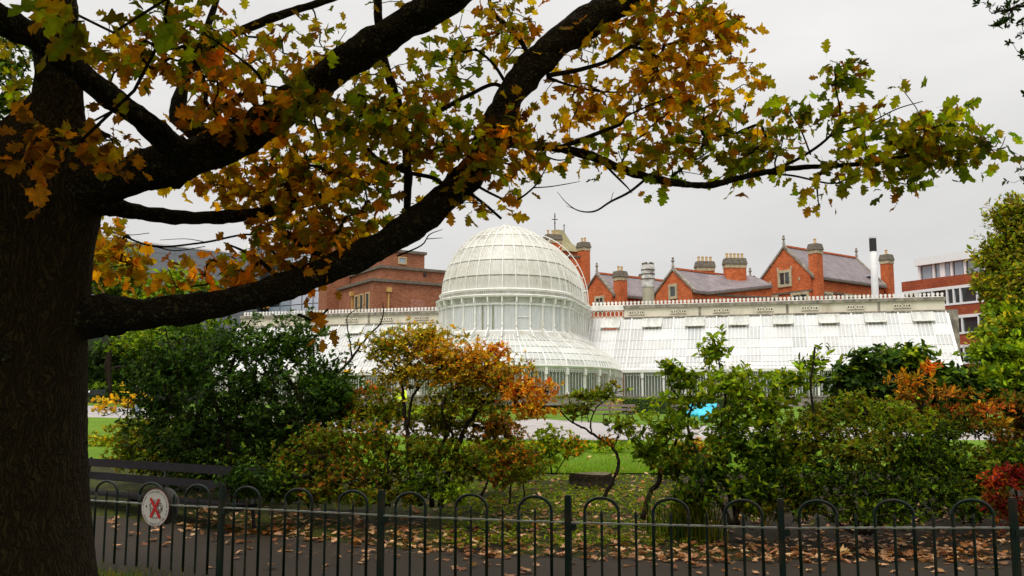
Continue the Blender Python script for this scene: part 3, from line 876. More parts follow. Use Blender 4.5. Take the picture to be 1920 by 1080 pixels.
# link range between them, facing the camera
tl = thing('brick_link', (19, 94, 1.5), 'low red brick range joining the two gables below two wide chimneys', 'building')
c0, c1 = P(1318, 552, 91.0), P(1446, 532, 93.5)
d = Vector((c1.x-c0.x, c1.y-c0.y, 0)); L = d.length; fr = vfr((c0.x, c0.y), (d.x, d.y)); zt = zpx(551, 91)
zt2 = zpx(537, 93.5)
MB().fpoly(fr, [(0,1.5),(L,1.5),(L,zt2),(0,zt)], -5.0, 0).build('wall', M['brick_red'], tl)
r = MB(); o, rr, nn = fr
def q3(a, d_, z): v = o+rr*a+nn*d_; return (v.x, v.y, z)
zr_ = zpx(519, 96)
r.hexa([q3(0,.2,zt+.0), q3(L,.2,zt2+.0), q3(L,-3.0,zr_), q3(0,-3.0,zr_-.2), q3(0,.2,zt+.16), q3(L,.2,zt2+.16), q3(L,-3.0,zr_+.16), q3(0,-3.0,zr_-.04)])
r.build('roof', M['slate'], tl)
MB().fpoly(fr, [(-.1,zt-.16),(L,zt2-.16),(L,zt2-.01),(-.1,zt-.01)], .01, .24).build('eave_gutter', M['cap_stone'], tl)
MB().fbox(fr, 1.5, L, zpx(556, 92), zpx(556,92)+.16, 0, .09).build('string_course', M['cap_stone'], tl)
for px, top, yy, w, n in ((1321, 489, 97, 1.75, 4), (1377, 483, 95, 2.05, 5)):
    p = P(px, top, yy); chimney(tl, p.x, p.y, 8, p.z, w, .95, .1, n)
p = P(1414, 522, 96); finial(tl, p.x, p.y, zpx(524, 96)-.3, .7)
# left gabled range
t1 = thing('brick_lodge', (10.3, 98, 1.5), 'red brick gable with one square chimney beside the ladder on the dome', 'building')
fg, fs = gabled(t1, (10.3, 98.0), 4.6, 13.0, zpx(550, 98), zpx(516, 99.8), string=[zpx(575,98)])
window_on(t1, fg, 2.7, zpx(578, 99), 1.0, 1.1, M['stone'], M['glass_dark'], 2, fw=.24)
chimney(t1, 11.15, 98.0, 1.5, zpx(507, 98), 1.0, 1.0, ANG, 2)
p = P(1214, 545, 108); chimney(t1, p.x-.3, p.y, 8, zpx(512, 108), .9, .9, ANG, 2)
r = MB(); p0 = fs[0]+fs[1]*6.5; k = zpx(560, 100)
MB().fpoly((p0, fs[1], fs[2]), [(-2.6,k-1.2),(2.6,k-1.2),(0,k+1.1)], -2, .6).build('dormer_roof', M['slate'], t1)
# tower with pyramid roof behind the dome
tt = thing('brick_tower', (5.2, 110, 1.5), 'red brick tower with a mossy pyramid roof and iron weathervane behind the dome', 'tower')
c = P(1050, 475, 110); hw = 2.15; ze, zr = c.z, zpx(431, 110)
MB().box((c.x, 110, (1.5+ze)/2), (3.7, 3.7, ze-1.5), .5).build('wall', M['brick_red'], tt)
co, si = math.cos(.5), math.sin(.5); pts = []
for zz, ex, ey in ((ze-.05, hw+.05, hw+.05), (zr-1.6, 1.15, .95), (zr, .55, .12)):
    for sx, sy in ((-1,-1),(1,-1),(1,1),(-1,1)):
        x, y = sx*ex, sy*ey; pts.append((c.x+x*co-y*si-.15, 110+x*si+y*co, zz))
rf = MB(); rf.add(pts, [(0,1,5,4),(1,2,6,5),(2,3,7,6),(3,0,4,7),(4,5,9,8),(5,6,10,9),(6,7,11,10),(7,4,8,11),(8,9,10,11),(3,2,1,0)])
rf = rf.build('roof', M['slate_green'], tt)
v = MB(); x0, y0 = c.x-.15-.5*co, 110-.5*si
v.tube([(x0,y0,zr-.1),(x0,y0,zr+1.9)], .06, 5); v.tube([(x0-.35,y0,zr+1.2),(x0+.35,y0,zr+1.2)], .05, 5); v.lathe((x0,y0,zr+.75), [(0,-.12),(.13,0),(0,.12)], 6)
v.lathe((x0,y0,zr+1.55), [(0,-.1),(.11,0),(0,.1)], 6); v.build('weathervane', M['black_paint'], rf)
v = MB(); v.tube([(x0+1.1,y0+.5,zr-.2),(x0+1.1,y0+.5,zr+.6)], .05, 5); v.lathe((x0+1.1,y0+.5,zr+.6), [(0,-.1),(.12,0),(0,.14)], 6); v.build('finial', M['black_paint'], rf)
p = P(1036, 439, 106); chimney(tt, p.x, p.y, 1.5, p.z, 1.7, 1.2, .35, 3)
p = P(1094, 453, 107); chimney(tt, p.x, p.y, 1.5, p.z, .98, 1.1, ANG, 2)
MB().box((c.x+.7, 108.5, (1.5+zpx(487,108))/2), (3.0, 4.4, zpx(487,108)-1.5), .5).build('stair_wall', M['brick_red'], tt)
MB().box((c.x+.7, 108.5, zpx(487,108)+.12), (3.2, 4.6, .22), .5).build('coping', M['cap_stone'], tt)

# flues
fl = thing('concrete_flue', P(1216, 572, 84), 'round blotched concrete flue with cream lower half, behind the crest', 'flue')
p = P(1216, 572, 84); r0 = 11*84/FPX
MB().lathe((p.x, 84, 2), [(r0,0),(r0,zpx(540,84)-2),(r0+.02,zpx(539,84)-2)], 20).build('cream_shaft', M['flue'], fl, None, True)
MB().lathe((p.x, 84, zpx(539,84)), [(r0+.06,0),(r0+.06,zpx(507,84)-zpx(539,84)),(r0+.1,zpx(506,84)-zpx(539,84)),(r0+.02,zpx(497,84)-zpx(539,84))], 20).build('upper_shaft', M['flue_worn'], fl)
for z in (524, 515, 507): MB().lathe((p.x, 84, zpx(z,84)), [(r0+.11,0),(r0+.11,.07)], 20).build('band', M['cap_stone'], fl)
cw = MB(); 
for a in np.linspace(0, 2*math.pi, 7)[:-1]: cw.box((p.x+r0*.8*math.cos(a), 84+r0*.8*math.sin(a), zpx(495.5,84)), (.22,.22,.24), a)
cw.build('cowl', M['cap_stone'], fl)
fl = thing('steel_flue', P(1642, 560, 88), 'slim white steel flue with a black top band above the wing', 'flue')
p = P(1641.5, 560, 88); r0 = 6.3*88/FPX
MB().lathe((p.x, 88, 2), [(r0*1.06,0),(r0*1.06,zpx(520,88)-2),(r0,zpx(519,88)-2),(r0,zpx(471.5,88)-2)], 16).build('shaft', M['steel'], fl, None, True)
MB().lathe((p.x, 88, zpx(471.5,88)+.002), [(r0+.015,0),(r0+.015,zpx(447.5,88)-zpx(471.5,88))], 16).build('black_band', M['black_paint'], fl)
MB().lathe((p.x, 88, zpx(447.5,88)+.004), [(r0+.03,0),(r0+.03,.16),(r0*.7,.16)], 16).build('top_ring', M['steel'], fl)

# museum, left
tm = thing('brick_museum', (-13.8, 95, 1.5), 'stepped brown brick block with ochre windows and drainpipes, left of the dome', 'building')
cn = P(699, 527, 95); dr = Vector((6.5, 4.0, 0)).normalized(); dl = Vector((-4.0, 6.5, 0)).normalized(); zt = cn.z
f_r = (Vector((cn.x, cn.y, 0)), dr, Vector((dr.y, -dr.x, 0)))
f_l = (Vector((cn.x, cn.y, 0)) + dl*11, -dl, -dr)
def tier(off_r, off_l, Lr, Ll, z0, z1, nm):
    o = MB(); o.fbox(f_r, off_l, Lr, z0, z1, -Ll, -off_r); wl2 = o.build(nm, M['brick_brown'], tm)
    o = MB(); o.fbox(f_r, off_l-.2, Lr+.2, z1, z1+.28, -Ll-.2, -off_r+.2); o.build('cornice', M['cap_stone'], wl2); return wl2
lw = tier(0, 0, 9.5, 11, 1.5, zt, 'lower_wall')
mw = tier(1.2, 1.4, 8.8, 10, zt+.28, zpx(503, 97), 'middle_wall')
uw = tier(2.2, 2.6, 6.8, 8, zpx(503,97)+.28, zpx(474, 99), 'upper_wall')
for a in (7.0, 8.3, 9.85): window_on(tm, f_l, a, zpx(586, 98), .75, 1.7, M['frame_brown'], M['glass_dark'], 1, fw=.14)
window_on(uw, (f_r[0], f_r[1], f_r[2]), 4.2, zpx(492, 98.5), .75, .55, M['frame_brown'], M['glass_blue'], 1, d=-2.2, fw=.12)
for fr, a in ((f_r, 1.7), (f_l, 5.9)):
    o = MB(); o.fbox(fr, a-.07, a+.07, 1.5, zt-1.0, 0, .16); o.fbox(fr, a-.25, a+.25, zt-1.0, zt-.55, 0, .32); o.build('drainpipe', M['gutter'], tm)
o = MB(); o.fbox(f_r, 4.2, 5.8, zpx(585,97), zpx(560,97), 0, .02); o.build('pale_brick_patch', m_brick('pale_brick', (.45,.20,.14), (.5,.24,.17), (.35,.22,.16)), lw)
o = MB(); o.fbox(f_r, 6.2, 6.45, zpx(512,97), zpx(506,97), -1.2, -.95); o.build('wall_lamp', M['black_paint'], mw)
p = P(629, 455, 104); tw = MB(); tw.box((p.x, 104, 10), (2.6, 2.6, 2*(zpx(428,104)-10)), .55); tw.build('stair_stack', M['brick_brown'], tm)
p = P(690, 480, 106); MB().box((p.x, 107, (1.5+zpx(459,106))/2), (5.5, 4, zpx(459,106)-1.5), .55).build('rear_wall', M['brick_brown'], tm)
MB().box((p.x, 107, zpx(459,106)+.1), (5.8, 4.3, .25), .55).build('rear_cornice', M['cap_stone'], tm)

# glass-fronted block and grey-clad block, far left
tg = thing('glass_block', P(560, 560, 118), 'glass curtain-wall corner with grey cornice left of the brown brick block', 'building')
c0, c1 = P(470, 470, 122), P(632, 455, 114)
d = Vector((c1.x-c0.x, c1.y-c0.y, 0)); L = d.length; fr = vfr((c0.x, c0.y), (d.x, d.y)); zt = zpx(457, 118)
MB().fbox(fr, 0, L, 1.5, zt, -8, -.15).build('core', M['dark'], tg)
nb = 8
for k in range(nb):
    for j in range(7):
        z0 = zt-.2-(j+1)*1.5
        MB().fbox(fr, L*k/nb+.05, L*(k+1)/nb-.05, z0+.05, z0+1.45, -.149, -.06).build('pane', M['glass_bright'] if k in (4,5,6) else (M['glass_blue'] if (k+j) % 3 else M['glass_dark']), tg)
o = MB()
for k in range(nb+1): o.fbox(fr, L*k/nb-.049, L*k/nb+.049, zt-10.8, zt, -.145, .03)
o.build('mullions', M['grey_clad'], tg)
MB().fbox(fr, -.4, L+.5, zt+.01, zt+.7, -8, .6).build('cornice', M['steel'], tg)
tr_ = thing('grey_block', P(380, 560, 108), 'long building clad in plain grey sheets, behind the left trees', 'building')
c0, c1 = P(150, 452, 104), P(486, 470, 118)
d = Vector((c1.x-c0.x, c1.y-c0.y, 0)); L = d.length; fr = vfr((c0.x, c0.y), (d.x, d.y)); zt = zpx(452, 107)
MB().fbox(fr, 0, L, 1.5, zt, -12, -.12).build('core', M['dark'], tr_)
for j in range(10):
    for k in range(8):
        MB().fbox(fr, L*k/8+.012, L*(k+1)/8-.012, zt-(j+1)*.95+.03, zt-j*.95, -.119, .0).build('cladding_sheet', M['grey_clad'], tr_)
MB().fbox(fr, -.1, L+.1, zt+.001, zt+.18, -12, .06).build('coping', M['steel'], tr_)

# office block, right
to = thing('office_block', P(1690, 600, 110), 'modern office block in bands of red brick and white framed windows', 'building')
c0, c1 = P(1690, 527, 110), P(1876, 503, 100)
d = Vector((c1.x-c0.x, c1.y-c0.y, 0)); L = d.length; fr = vfr((c0.x, c0.y), (d.x, d.y))
ztop = zpx(529, 110)
MB().fbox(fr, .02, L+6, 1.0, ztop-.3, -9, -.35).build('core', M['dark'], to)
z = ztop; fh = 3.25
for j in range(4):
    MB().fbox(fr, 0, L+6, z-1.15, z, -9, 0).build('brick_band', M['brick_office'], to)
    zb, zw = z-1.15, z-1.15-2.1
    o = MB(); o.fbox(fr, .25, L+6, zb-.32, zb-.001, -.5, .06); o.fbox(fr, .25, L+6, zw, zw+.22, -.5, .06)
    ws = [.25, 2.0, 3.8, 5.6, 6.4, 7.2, 9.1, 11.0, 11.9, 12.7, 14.5, 16.5]
    for a in ws: o.fbox(fr, a-.09, a+.09, zw+.22, zb-.32, -.4, .05)
    ff = o.build('window_frame', M['white_panel'], to)
    for a, b in zip(ws[:-1], ws[1:]):
        MB().fbox(fr, a+.09, b-.09, zw+.22, zb-.32, -.30, -.2).build('pane', M['glass_dark'], ff)
    z = zw
MB().fbox(fr, 1.6, L+6, ztop-.25, ztop+2.4, -8, -1.4).build('roof_storey', M['dark'], to)
MB().fbox(fr, 1.3, L+6, ztop+1.75, ztop+2.6, -8.2, -.7).build('roof_fascia', M['white_panel'], to)
ws = [1.6, 3.4, 4.5, 5.6, 7.2, 9.5, 11.8, 14]
for a in ws:
    e = .3 if a == 4.5 else .14
    MB().fbox(fr, a-e, a+e, ztop+.01, ztop+1.74, -1.39, -1.1).build('roof_window_frame', M['white_panel'], to)
for a, b in zip(ws[:-1], ws[1:]): MB().fbox(fr, a+.31, b-.31, ztop+.1, ztop+1.70, -1.385, -1.25).build('pane', M['glass_blue'] if a < 8 else M['glass_dark'], to)
# ------------------------------------------------------------------ leaves, twigs and shrubs
def leaf_tmpl(kind):
    """(verts, tris, margin 0..1) of one leaf lying along +x, face up."""
    if kind == 'small':
        v = [(0,0,0),(.45,.26,.06),(1,0,-.05),(.45,-.26,.06)]; f = [(0,2,1),(0,3,2)]; e = [0,1,.6,1]
    elif kind == 'oval':
        v = [(0,0,0),(.25,.17,.04),(.55,.23,.06),(.82,.13,.03),(1,0,-.06),(.82,-.13,.03),(.55,-.23,.06),(.25,-.17,.04),(.3,0,0),(.65,0,.0)]
        f = [(0,8,1),(1,8,2),(8,9,2),(2,9,3),(9,4,3),(0,7,8),(7,6,8),(8,6,9),(6,5,9),(9,5,4)]; e = [0,1,1,1,.8,1,1,1,0,0]
    elif kind == 'narrow':
        v = [(0,0,0),(.35,.11,.03),(.7,.11,.02),(1,0,-.08),(.7,-.11,.02),(.35,-.11,.03)]; f = [(0,2,1),(0,3,2),(0,4,3),(0,5,4)]; e = [0,1,1,.8,1,1]
    elif kind == 'star':                          # far-off cluster of a few leaves
        v = [(0,0,0),(.5,.3,.1),(1,.1,-.1),(.1,.1,0),(-.3,.6,.1),(.0,1,-.1),(-.1,0,0),(-.7,-.1,.1),(-.8,-.6,-.1)]
        f = [(0,2,1),(3,5,4),(6,8,7)]; e = [.3]*9
    v = np.array(v, float); f = np.array(f, int); return v, f, np.array(e, float)
def oak_tmpl(seed, low=False):
    r = np.random.default_rng(seed)
    if low: H = [(.06,.03),(.24,.24),(.28,.11),(.47,.40),(.54,.15),(.74,.33),(.78,.11),(.94,.10)]
    else: H = [(.05,.03),(.16,.17),(.23,.25),(.28,.16),(.38,.29),(.47,.42),(.52,.35),(.57,.20),(.67,.30),(.75,.36),(.79,.26),(.81,.15),(.89,.18),(.95,.09)]
    v, e = [], []; mids = np.linspace(.04, .93, len(H))
    for m in mids: v.append((m, 0, 0)); e.append(0.0)
    tip = len(v); v.append((1.0 + r.uniform(-.03,.05), 0, 0)); e.append(.7)
    f = []
    for s in (1, -1):
        b = len(v)
        for x, y in H:
            v.append((x + r.uniform(-.035,.035), s*y*r.uniform(.8,1.2), 0)); e.append(min(1, y*3))
        for i in range(len(H)-1):
            q = [(i, i+1, b+i+1), (i, b+i+1, b+i)]
            f += q if s > 0 else [(a, c, d) for a, d, c in q]
        q = (len(H)-1, tip, b+len(H)-1); f.append(q if s > 0 else (q[0], q[2], q[1]))
    v = np.array(v); cup = r.uniform(.2, .9)*r.choice([-1, 1]); bend = r.uniform(-.1, .45)
    v[:,2] = cup*np.abs(v[:,1])**1.4*.8 - bend*v[:,0]**2*.6 + .05*np.sin(v[:,0]*9 + r.uniform(0, 6))*np.sign(v[:,1]+1e-9)
    n = len(v)                                     # leaf stalk
    v = np.vstack([v, [(-.28,.008,.02),(-.28,-.008,.02),(.06,.006,0),(.06,-.006,0)]]); f += [(n,n+1,n+3),(n,n+3,n+2)]; e += [.2]*4
    v[:,0] += .28
    return v/1.28, np.array(f), np.array(e)
def basis(d, nrm):
    d = d/np.linalg.norm(d, axis=1, keepdims=True)
    z = nrm - d*(nrm*d).sum(1, keepdims=True); z /= np.linalg.norm(z, axis=1, keepdims=True)+1e-9
    y = np.cross(z, d); return np.stack([d, y, z], -1)       # columns
def leaves_mesh(name, pos, R, size, tm, cols, edge=None):
    v, f, e = tm; N, k = len(pos), len(v)
    V = pos[:,None] + size[:,None,None]*np.einsum('nij,kj->nki', R, v)
    F = (np.arange(N)[:,None,None]*k + f[None]).reshape(-1, 3)
    C = np.repeat(cols[:,None], k, 1)
    if edge is not None: C = C*(1-e[None,:,None]) + edge[:,None]*e[None,:,None]
    return fastmesh(name, V.reshape(-1,3), F, C.reshape(-1,3))
PAL = {
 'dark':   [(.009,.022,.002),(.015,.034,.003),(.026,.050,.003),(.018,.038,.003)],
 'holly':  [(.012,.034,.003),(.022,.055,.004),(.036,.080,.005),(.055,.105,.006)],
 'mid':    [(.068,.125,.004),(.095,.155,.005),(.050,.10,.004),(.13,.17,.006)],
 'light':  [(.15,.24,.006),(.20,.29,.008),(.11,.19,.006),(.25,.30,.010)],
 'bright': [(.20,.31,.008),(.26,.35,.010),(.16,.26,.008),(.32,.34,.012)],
 'olive':  [(.11,.10,.005),(.15,.12,.006),(.08,.09,.005),(.18,.13,.008)],
 'yellow': [(.52,.33,.012),(.44,.31,.015),(.36,.27,.015),(.56,.29,.01)],
 'ygreen': [(.26,.25,.010),(.20,.22,.010),(.34,.27,.012),(.14,.17,.008)],
 'orange': [(.55,.19,.008),(.50,.24,.010),(.44,.14,.008),(.36,.19,.010)],
 'redor':  [(.52,.085,.012),(.48,.055,.015),(.45,.14,.012)],
 'brown':  [(.20,.068,.010),(.15,.048,.008),(.26,.09,.010),(.12,.055,.008)],
 'red':    [(.17,.012,.010),(.12,.009,.009),(.24,.025,.012),(.08,.010,.008)],
 'tan':    [(.36,.19,.085),(.44,.25,.12),(.28,.13,.055),(.50,.31,.16),(.20,.085,.03)],
}
def pick(names, n, r):
    L = np.array([c for nm in names for c in PAL[nm]]); c = L[r.integers(0, len(L), n)]
    return c*1.15*r.uniform(.75, 1.3, (n, 1))*r.uniform(.92, 1.08, (n, 3))
def grow(nodes, tips, zbias=.6):
    """Join every tip to the nearest wood already there: returns edges (a, b) into the stacked array."""
    pts = np.vstack([nodes, tips]); K, N = len(nodes), len(tips)
    d = np.full(N, 1e9); who = np.zeros(N, int); par = np.zeros(N, int); done = np.zeros(N, bool)
    for k in range(K):
        q = tips - nodes[k]; dd = np.sqrt((q**2).sum(1)) + zbias*np.clip(-q[:,2], 0, None); m = dd < d; d[m] = dd[m]; who[m] = k
    order = []
    for _ in range(N):
        i = int(np.argmin(np.where(done, 1e9, d))); done[i] = True; par[i] = who[i]; order.append(i)
        q = tips - tips[i]; dd = np.sqrt((q**2).sum(1))*1.02 + zbias*np.clip(-q[:,2], 0, None) + .04*d[i]; m = (dd < d) & ~done; d[m] = dd[m]; who[m] = K+i
    cnt = np.ones(K+N)
    for i in order[::-1]: cnt[par[i]] += cnt[K+i]
    return pts, par, cnt
def prisms(name, A, B, ra, rb):
    """Tapered three-sided twigs from A to B."""
    d = B-A; L = np.linalg.norm(d, axis=1, keepdims=True)+1e-9; d = d/L
    up = np.where(np.abs(d[:,2:3]) > .9, np.array([[1.,0,0]]), np.array([[0,0,1.]])); a = np.cross(d, up); a /= np.linalg.norm(a, axis=1, keepdims=True)+1e-9; b = np.cross(d, a)
    V = []
    for P_, r in ((A, ra), (B, rb)):
        for k in range(3):
            th = 2*math.pi*k/3; V.append(P_ + r[:,None]*(a*math.cos(th) + b*math.sin(th)))
    V = np.stack(V, 1); N = len(A)
    f = np.array([(0,1,4,3),(1,2,5,4),(2,0,3,5)]); F = (np.arange(N)[:,None,None]*6 + f[None]).reshape(-1,4)
    return fastmesh(name, V.reshape(-1,3), F)
def bend_edges(pts, par, K, r, amt=.12):
    """Split each twig in two with a kink so that it does not run dead straight."""
    B = pts[K:]; A = pts[par]; mid = (A+B)/2 + r.normal(0, 1, A.shape)*amt*np.linalg.norm(B-A, axis=1, keepdims=True)
    return A, mid, B
def px_r(px, Y): return px*Y/FPX
def in_clumps(clumps, n, r, shell=.45):
    """Sample twig tips in clumps (px, py, rx, ry, Y, palette...); returns points, clump index."""
    w = np.array([c[2]*c[3]*(c[6] if len(c) > 6 else 1.0) for c in clumps], float); idx = r.choice(len(clumps), n, p=w/w.sum())
    out = np.zeros((n, 3)); ctr = np.zeros((n, 3))
    for k, c in enumerate(clumps):
        m = np.nonzero(idx == k)[0]
        if not len(m): continue
        o = np.array(P(c[0], c[1], c[4])); rx, rz = px_r(c[2], c[4]), px_r(c[3], c[4]); ry = .75*rx
        v = r.normal(0, 1, (len(m), 3)); v /= np.linalg.norm(v, axis=1, keepdims=True)
        rad = r.uniform(0, 1, (len(m), 1))**shell
        sh = r.uniform(0, 1, (len(m), 1)) < .16                                # stray shoots past the outline
        rad = np.where(sh & (v[:,2:3] > -.3), rad*r.uniform(1.1, 1.55, (len(m), 1)), rad)
        lum = 1 + .22*np.sin(v[:,0:1]*5 + k) * np.cos(v[:,2:3]*6 + 2*k)       # lumpy outline
        out[m] = o + v*rad*lum*np.array([rx, ry, rz]); ctr[m] = o
    return out, idx, ctr
def stem_px(pts, r0, r1, sub=6):
    """Polyline of (px, py, Y) -> world points and radii."""
    W = smoothpts([tuple(P(*p)) for p in pts], sub); return W, np.linspace(r0, r1, len(W))
def foliage(root, clumps, n, leaf='small', size=.06, per=6, mat='leaf', seed=1, nodes=None, twig=.0022, n_ind=0, tilt=(.7, 1.25), up=.55, spread=.02, twigs=True, edge=None, bark=None, zbias=.6, shell=.6, minz=None):
    """Twigs and leaf rosettes filling the clumps of a plant."""
    r = np.random.default_rng(seed)
    tips, idx, ctr = in_clumps(clumps, n, r, shell)
    g = terr(tips[:,0], tips[:,1]) + .04
    tips[:,2] = np.maximum(tips[:,2], g + (0 if minz is None else minz)*r.uniform(0,1,n))
    if nodes is None: nodes = np.array([ctr[0]])
    pts, par, cnt = grow(nodes, tips, zbias); K = len(nodes)
    dirv = tips - pts[par]; dirv /= np.linalg.norm(dirv, axis=1, keepdims=True)+1e-9
    if twigs:
        A, Mi, B = bend_edges(pts, par, K, r)
        rb = twig*np.sqrt(cnt[K:])**.85; ra = rb*1.15
        me = prisms('twigs', np.vstack([A, Mi]), np.vstack([Mi, B]), np.r_[ra, (ra+rb)/2], np.r_[(ra+rb)/2, rb])
        link('twigs', me, M[bark or 'bark_shrub'], root, 'stuff')
    if per == 0: return tips
    d = dirv*.5 + np.array([0,0,1.])*up + (tips-ctr)/(np.linalg.norm(tips-ctr, axis=1, keepdims=True)+1e-9)*.5
    d += r.normal(0, .25, d.shape); d /= np.linalg.norm(d, axis=1, keepdims=True)
    pos = np.repeat(tips, per, 0); D = np.repeat(d, per, 0); N = len(pos)
    ax = np.cross(D, r.normal(0, 1, (N, 3))); ax /= np.linalg.norm(ax, axis=1, keepdims=True)+1e-9
    an = r.uniform(*tilt, (N, 1)); ld = D*np.cos(an) + ax*np.sin(an); ld[:,2] -= .08
    nr = D + r.normal(0, .35, (N, 3))
    R = basis(ld, nr)
    D = np.repeat(d, per, 0); pos = pos - D*r.uniform(0, 1, (N, 1))*spread*2 + r.normal(0, spread*.3, (N, 3))
    sz = size*r.uniform(.6, 1.2, N)*np.repeat(r.uniform(.65, 1.3, n), per)
    cols = np.zeros((N, 3)); ii = np.repeat(idx, per)
    for k, c in enumerate(clumps):
        m = np.nonzero(ii == k)[0]
        if len(m):
            pal = c[5] if isinstance(c[5], (list, tuple)) else [c[5]]
            tp = r.integers(0, 10**6); cols[m] = pick(pal, len(m), r)
    tone = np.repeat(r.uniform(.72, 1.22, n), per)[:,None]; cols = cols*tone
    tm = leaf_tmpl(leaf)
    ed = cols*np.array([.85,.85,.85]) if edge is None else edge(cols, r)
    if n_ind:
        x, y, dd = project(pos); vis = (x > -20) & (x < 1940) & (y > -20) & (y < 1090)
        sc = np.where(vis, dd - 2*r.uniform(0, .1, N), 1e9); near = np.argsort(sc)[:n_ind]; near = near[sc[near] < 1e8]
        keep = np.ones(N, bool); keep[near] = False
        single_leaves(root, pos[near], R[near], sz[near], [tm], cols[near], ed[near], M[mat], r)
        pos, R, sz, cols, ed = pos[keep], R[keep], sz[keep], cols[keep], ed[keep]
    link('foliage', leaves_mesh('foliage', pos, R, sz, tm, cols, ed), M[mat], root, 'stuff')
    return tips
def single_leaves(root, pos, R, sz, tms, cols, ed, mat, r, nv=24, name='leaf'):
    """Leaves near enough to pick apart, each its own object on a few shared meshes."""
    var = []; ch = r.integers(0, len(pos), nv)
    for i in range(nv):
        tm = tms[i % len(tms)]; j = ch[i]
        me = leaves_mesh('leaf', np.zeros((1,3)), np.eye(3)[None], np.ones(1), tm, cols[j:j+1], ed[j:j+1]); me.materials.append(mat); var.append((me, cols[j]))
    vc = np.array([c for _, c in var])
    inv = root.matrix_basis.inverted() if root is not None else None
    for i in range(len(pos)):
        dd = ((vc - cols[i])**2).sum(1) + r.uniform(0, .002, nv); k = int(np.argmin(dd))
        o = bpy.data.objects.new(name, var[k][0]); COL.objects.link(o)
        m4 = Matrix([list(R[i][a]*sz[i]) + [pos[i][a]] for a in range(3)] + [[0,0,0,1]])
        if root is not None:
            o.parent = root; o.matrix_parent_inverse = inv
        o.matrix_basis = m4
        yield_obj.append(o)
yield_obj = []
def plant(name, label, cat, base, stems=(), mat='bark_shrub', group=None, stem_name='stem'):
    """A plant root with its main stems; stems: (list of (px, py, Y), r0, r1). Returns root, wood nodes."""
    root = thing(name, base, label, cat, group); nodes = []
    for pts, r0, r1 in stems:
        W, rad = stem_px(pts, r0, r1); rr = np.random.default_rng(int(abs(W[0][0])*1000) % 9999)
        W = W + rr.normal(0, .25, W.shape)*rad[:,None]
        mb = MB(); mb.tube(W, list(rad*rr.uniform(.88, 1.15, len(rad))), 8); mb.build(stem_name, M[mat], root, None, True)
        nodes.append(W)
    return root, (np.vstack(nodes) if nodes else None)

# ------------------------------------------------------------------ the oak in front
oak = thing('oak_tree', (-2.75, 5.3, 0), 'big dark-barked oak with low spreading limbs and autumn leaves', 'tree')
# trunk: ridged bark, root flare
def trunk_mesh():
    nz, na = 150, 144; r = np.random.default_rng(3)
    z = np.linspace(-.15, 3.45, nz); a = np.linspace(0, 2*math.pi, na, endpoint=False)
    Z, A = np.meshgrid(z, a, indexing='ij')
    rad = np.interp(Z, [-.15,0,.25,.5,.69,.9,1.07,1.36,1.7,2.0,2.5,2.75,2.95,3.1,3.25,3.45], [.80,.70,.60,.53,.49,.455,.435,.412,.40,.396,.41,.42,.38,.27,.17,.08])
    flare = np.clip(1-Z/.7, 0, 1)**2
    rad = rad + flare*.10*np.cos(A*5+.6) + flare*.16*np.clip(np.cos(A+.2), 0, 1) + .018*np.sin(3*A+Z*.7) + .012*np.sin(5*A-1.3*Z)
    w = 1.6*np.sin(Z*2.3) + .9*np.sin(Z*5.1+1) + .5*np.sin(Z*11+A*3)
    rid = np.abs(np.sin(A*19 + w*.9 + .5*np.sin(7*A)))**.7*.5 + np.abs(np.sin(A*27 - w*1.1 + Z*1.7))**.8*.5
    brk = .6+.4*np.sin(Z*16+6*np.sin(A*9)+3*np.sin(A*23))
    rad = rad + .011*(rid-.5)*brk + r.normal(0, .0016, rad.shape)
    cx = -2.78 + np.interp(Z, [0,2.5,2.9,3.45], [0,.0,.04,.22]); cy = 5.3 + Z*0
    V = np.stack([cx+rad*np.cos(A), cy+rad*np.sin(A), Z], -1).reshape(-1,3)
    I = (np.arange(nz-1)[:,None]*na + np.arange(na)[None]); J = (np.arange(nz-1)[:,None]*na + (np.arange(na)[None]+1) % na)
    F = np.stack([I, J, J+na, I+na], -1).reshape(-1,4)
    return fastmesh('trunk', V, F)
link('trunk', trunk_mesh(), M['bark'], oak, None, True)
LIMB_NODES = []
def limb(pts, name='limb', n=14, rough=.15, sub=8, nodes=True, mat='bark_limb'):
    """Limb through (px, py, Y, half width in px) photograph points."""
    W = smoothpts([(*P(p[0], p[1], p[2]), p[3]*p[2]/FPX) for p in pts], sub)
    pos, rad = W[:,:3], np.maximum(W[:,3]*(.90 if name == 'limb' else 1.0), .0015); r = np.random.default_rng(int(pts[0][0]*7+pts[-1][1]*3) % 99991)
    mb = MB(); mb.tube(pos, list(rad), n, True)
    V = np.array(mb.v); ctr = np.repeat(pos, n, 0); off = V-ctr
    ph = r.uniform(0, 6, 4); ang = np.tile(np.arange(n)*2*math.pi/n, len(pos)); s = np.repeat(np.arange(len(pos)), n)
    k = 1 + rough*(.5*np.sin(s*.55+ph[0]+ang*2) + .4*np.sin(s*1.3+ph[1]-ang*3) + .5*r.normal(0, .5, len(V)))
    mb.v = [tuple(p) for p in ctr+off*k[:,None]]
    mb.build(name, M[mat], oak, None, True)
    if nodes: LIMB_NODES.append(pos)
    return pos
limb([(20,640,5.3,150),(110,600,5.32,80),(180,592,5.35,46),(260,589,5.4,35),(380,575,5.5,30),(500,548,5.6,29),(600,512,5.7,29),(690,472,5.75,30),(770,425,5.8,31),(840,367,5.85,32),(890,315,5.9,31),(925,245,5.95,31),(970,160,6.0,32),(1040,85,6.1,33),(1120,30,6.2,34),(1200,-25,6.3,33),(1420,-190,6.6,26),(1700,-330,7,16),(2000,-420,7.4,6)], n=20)
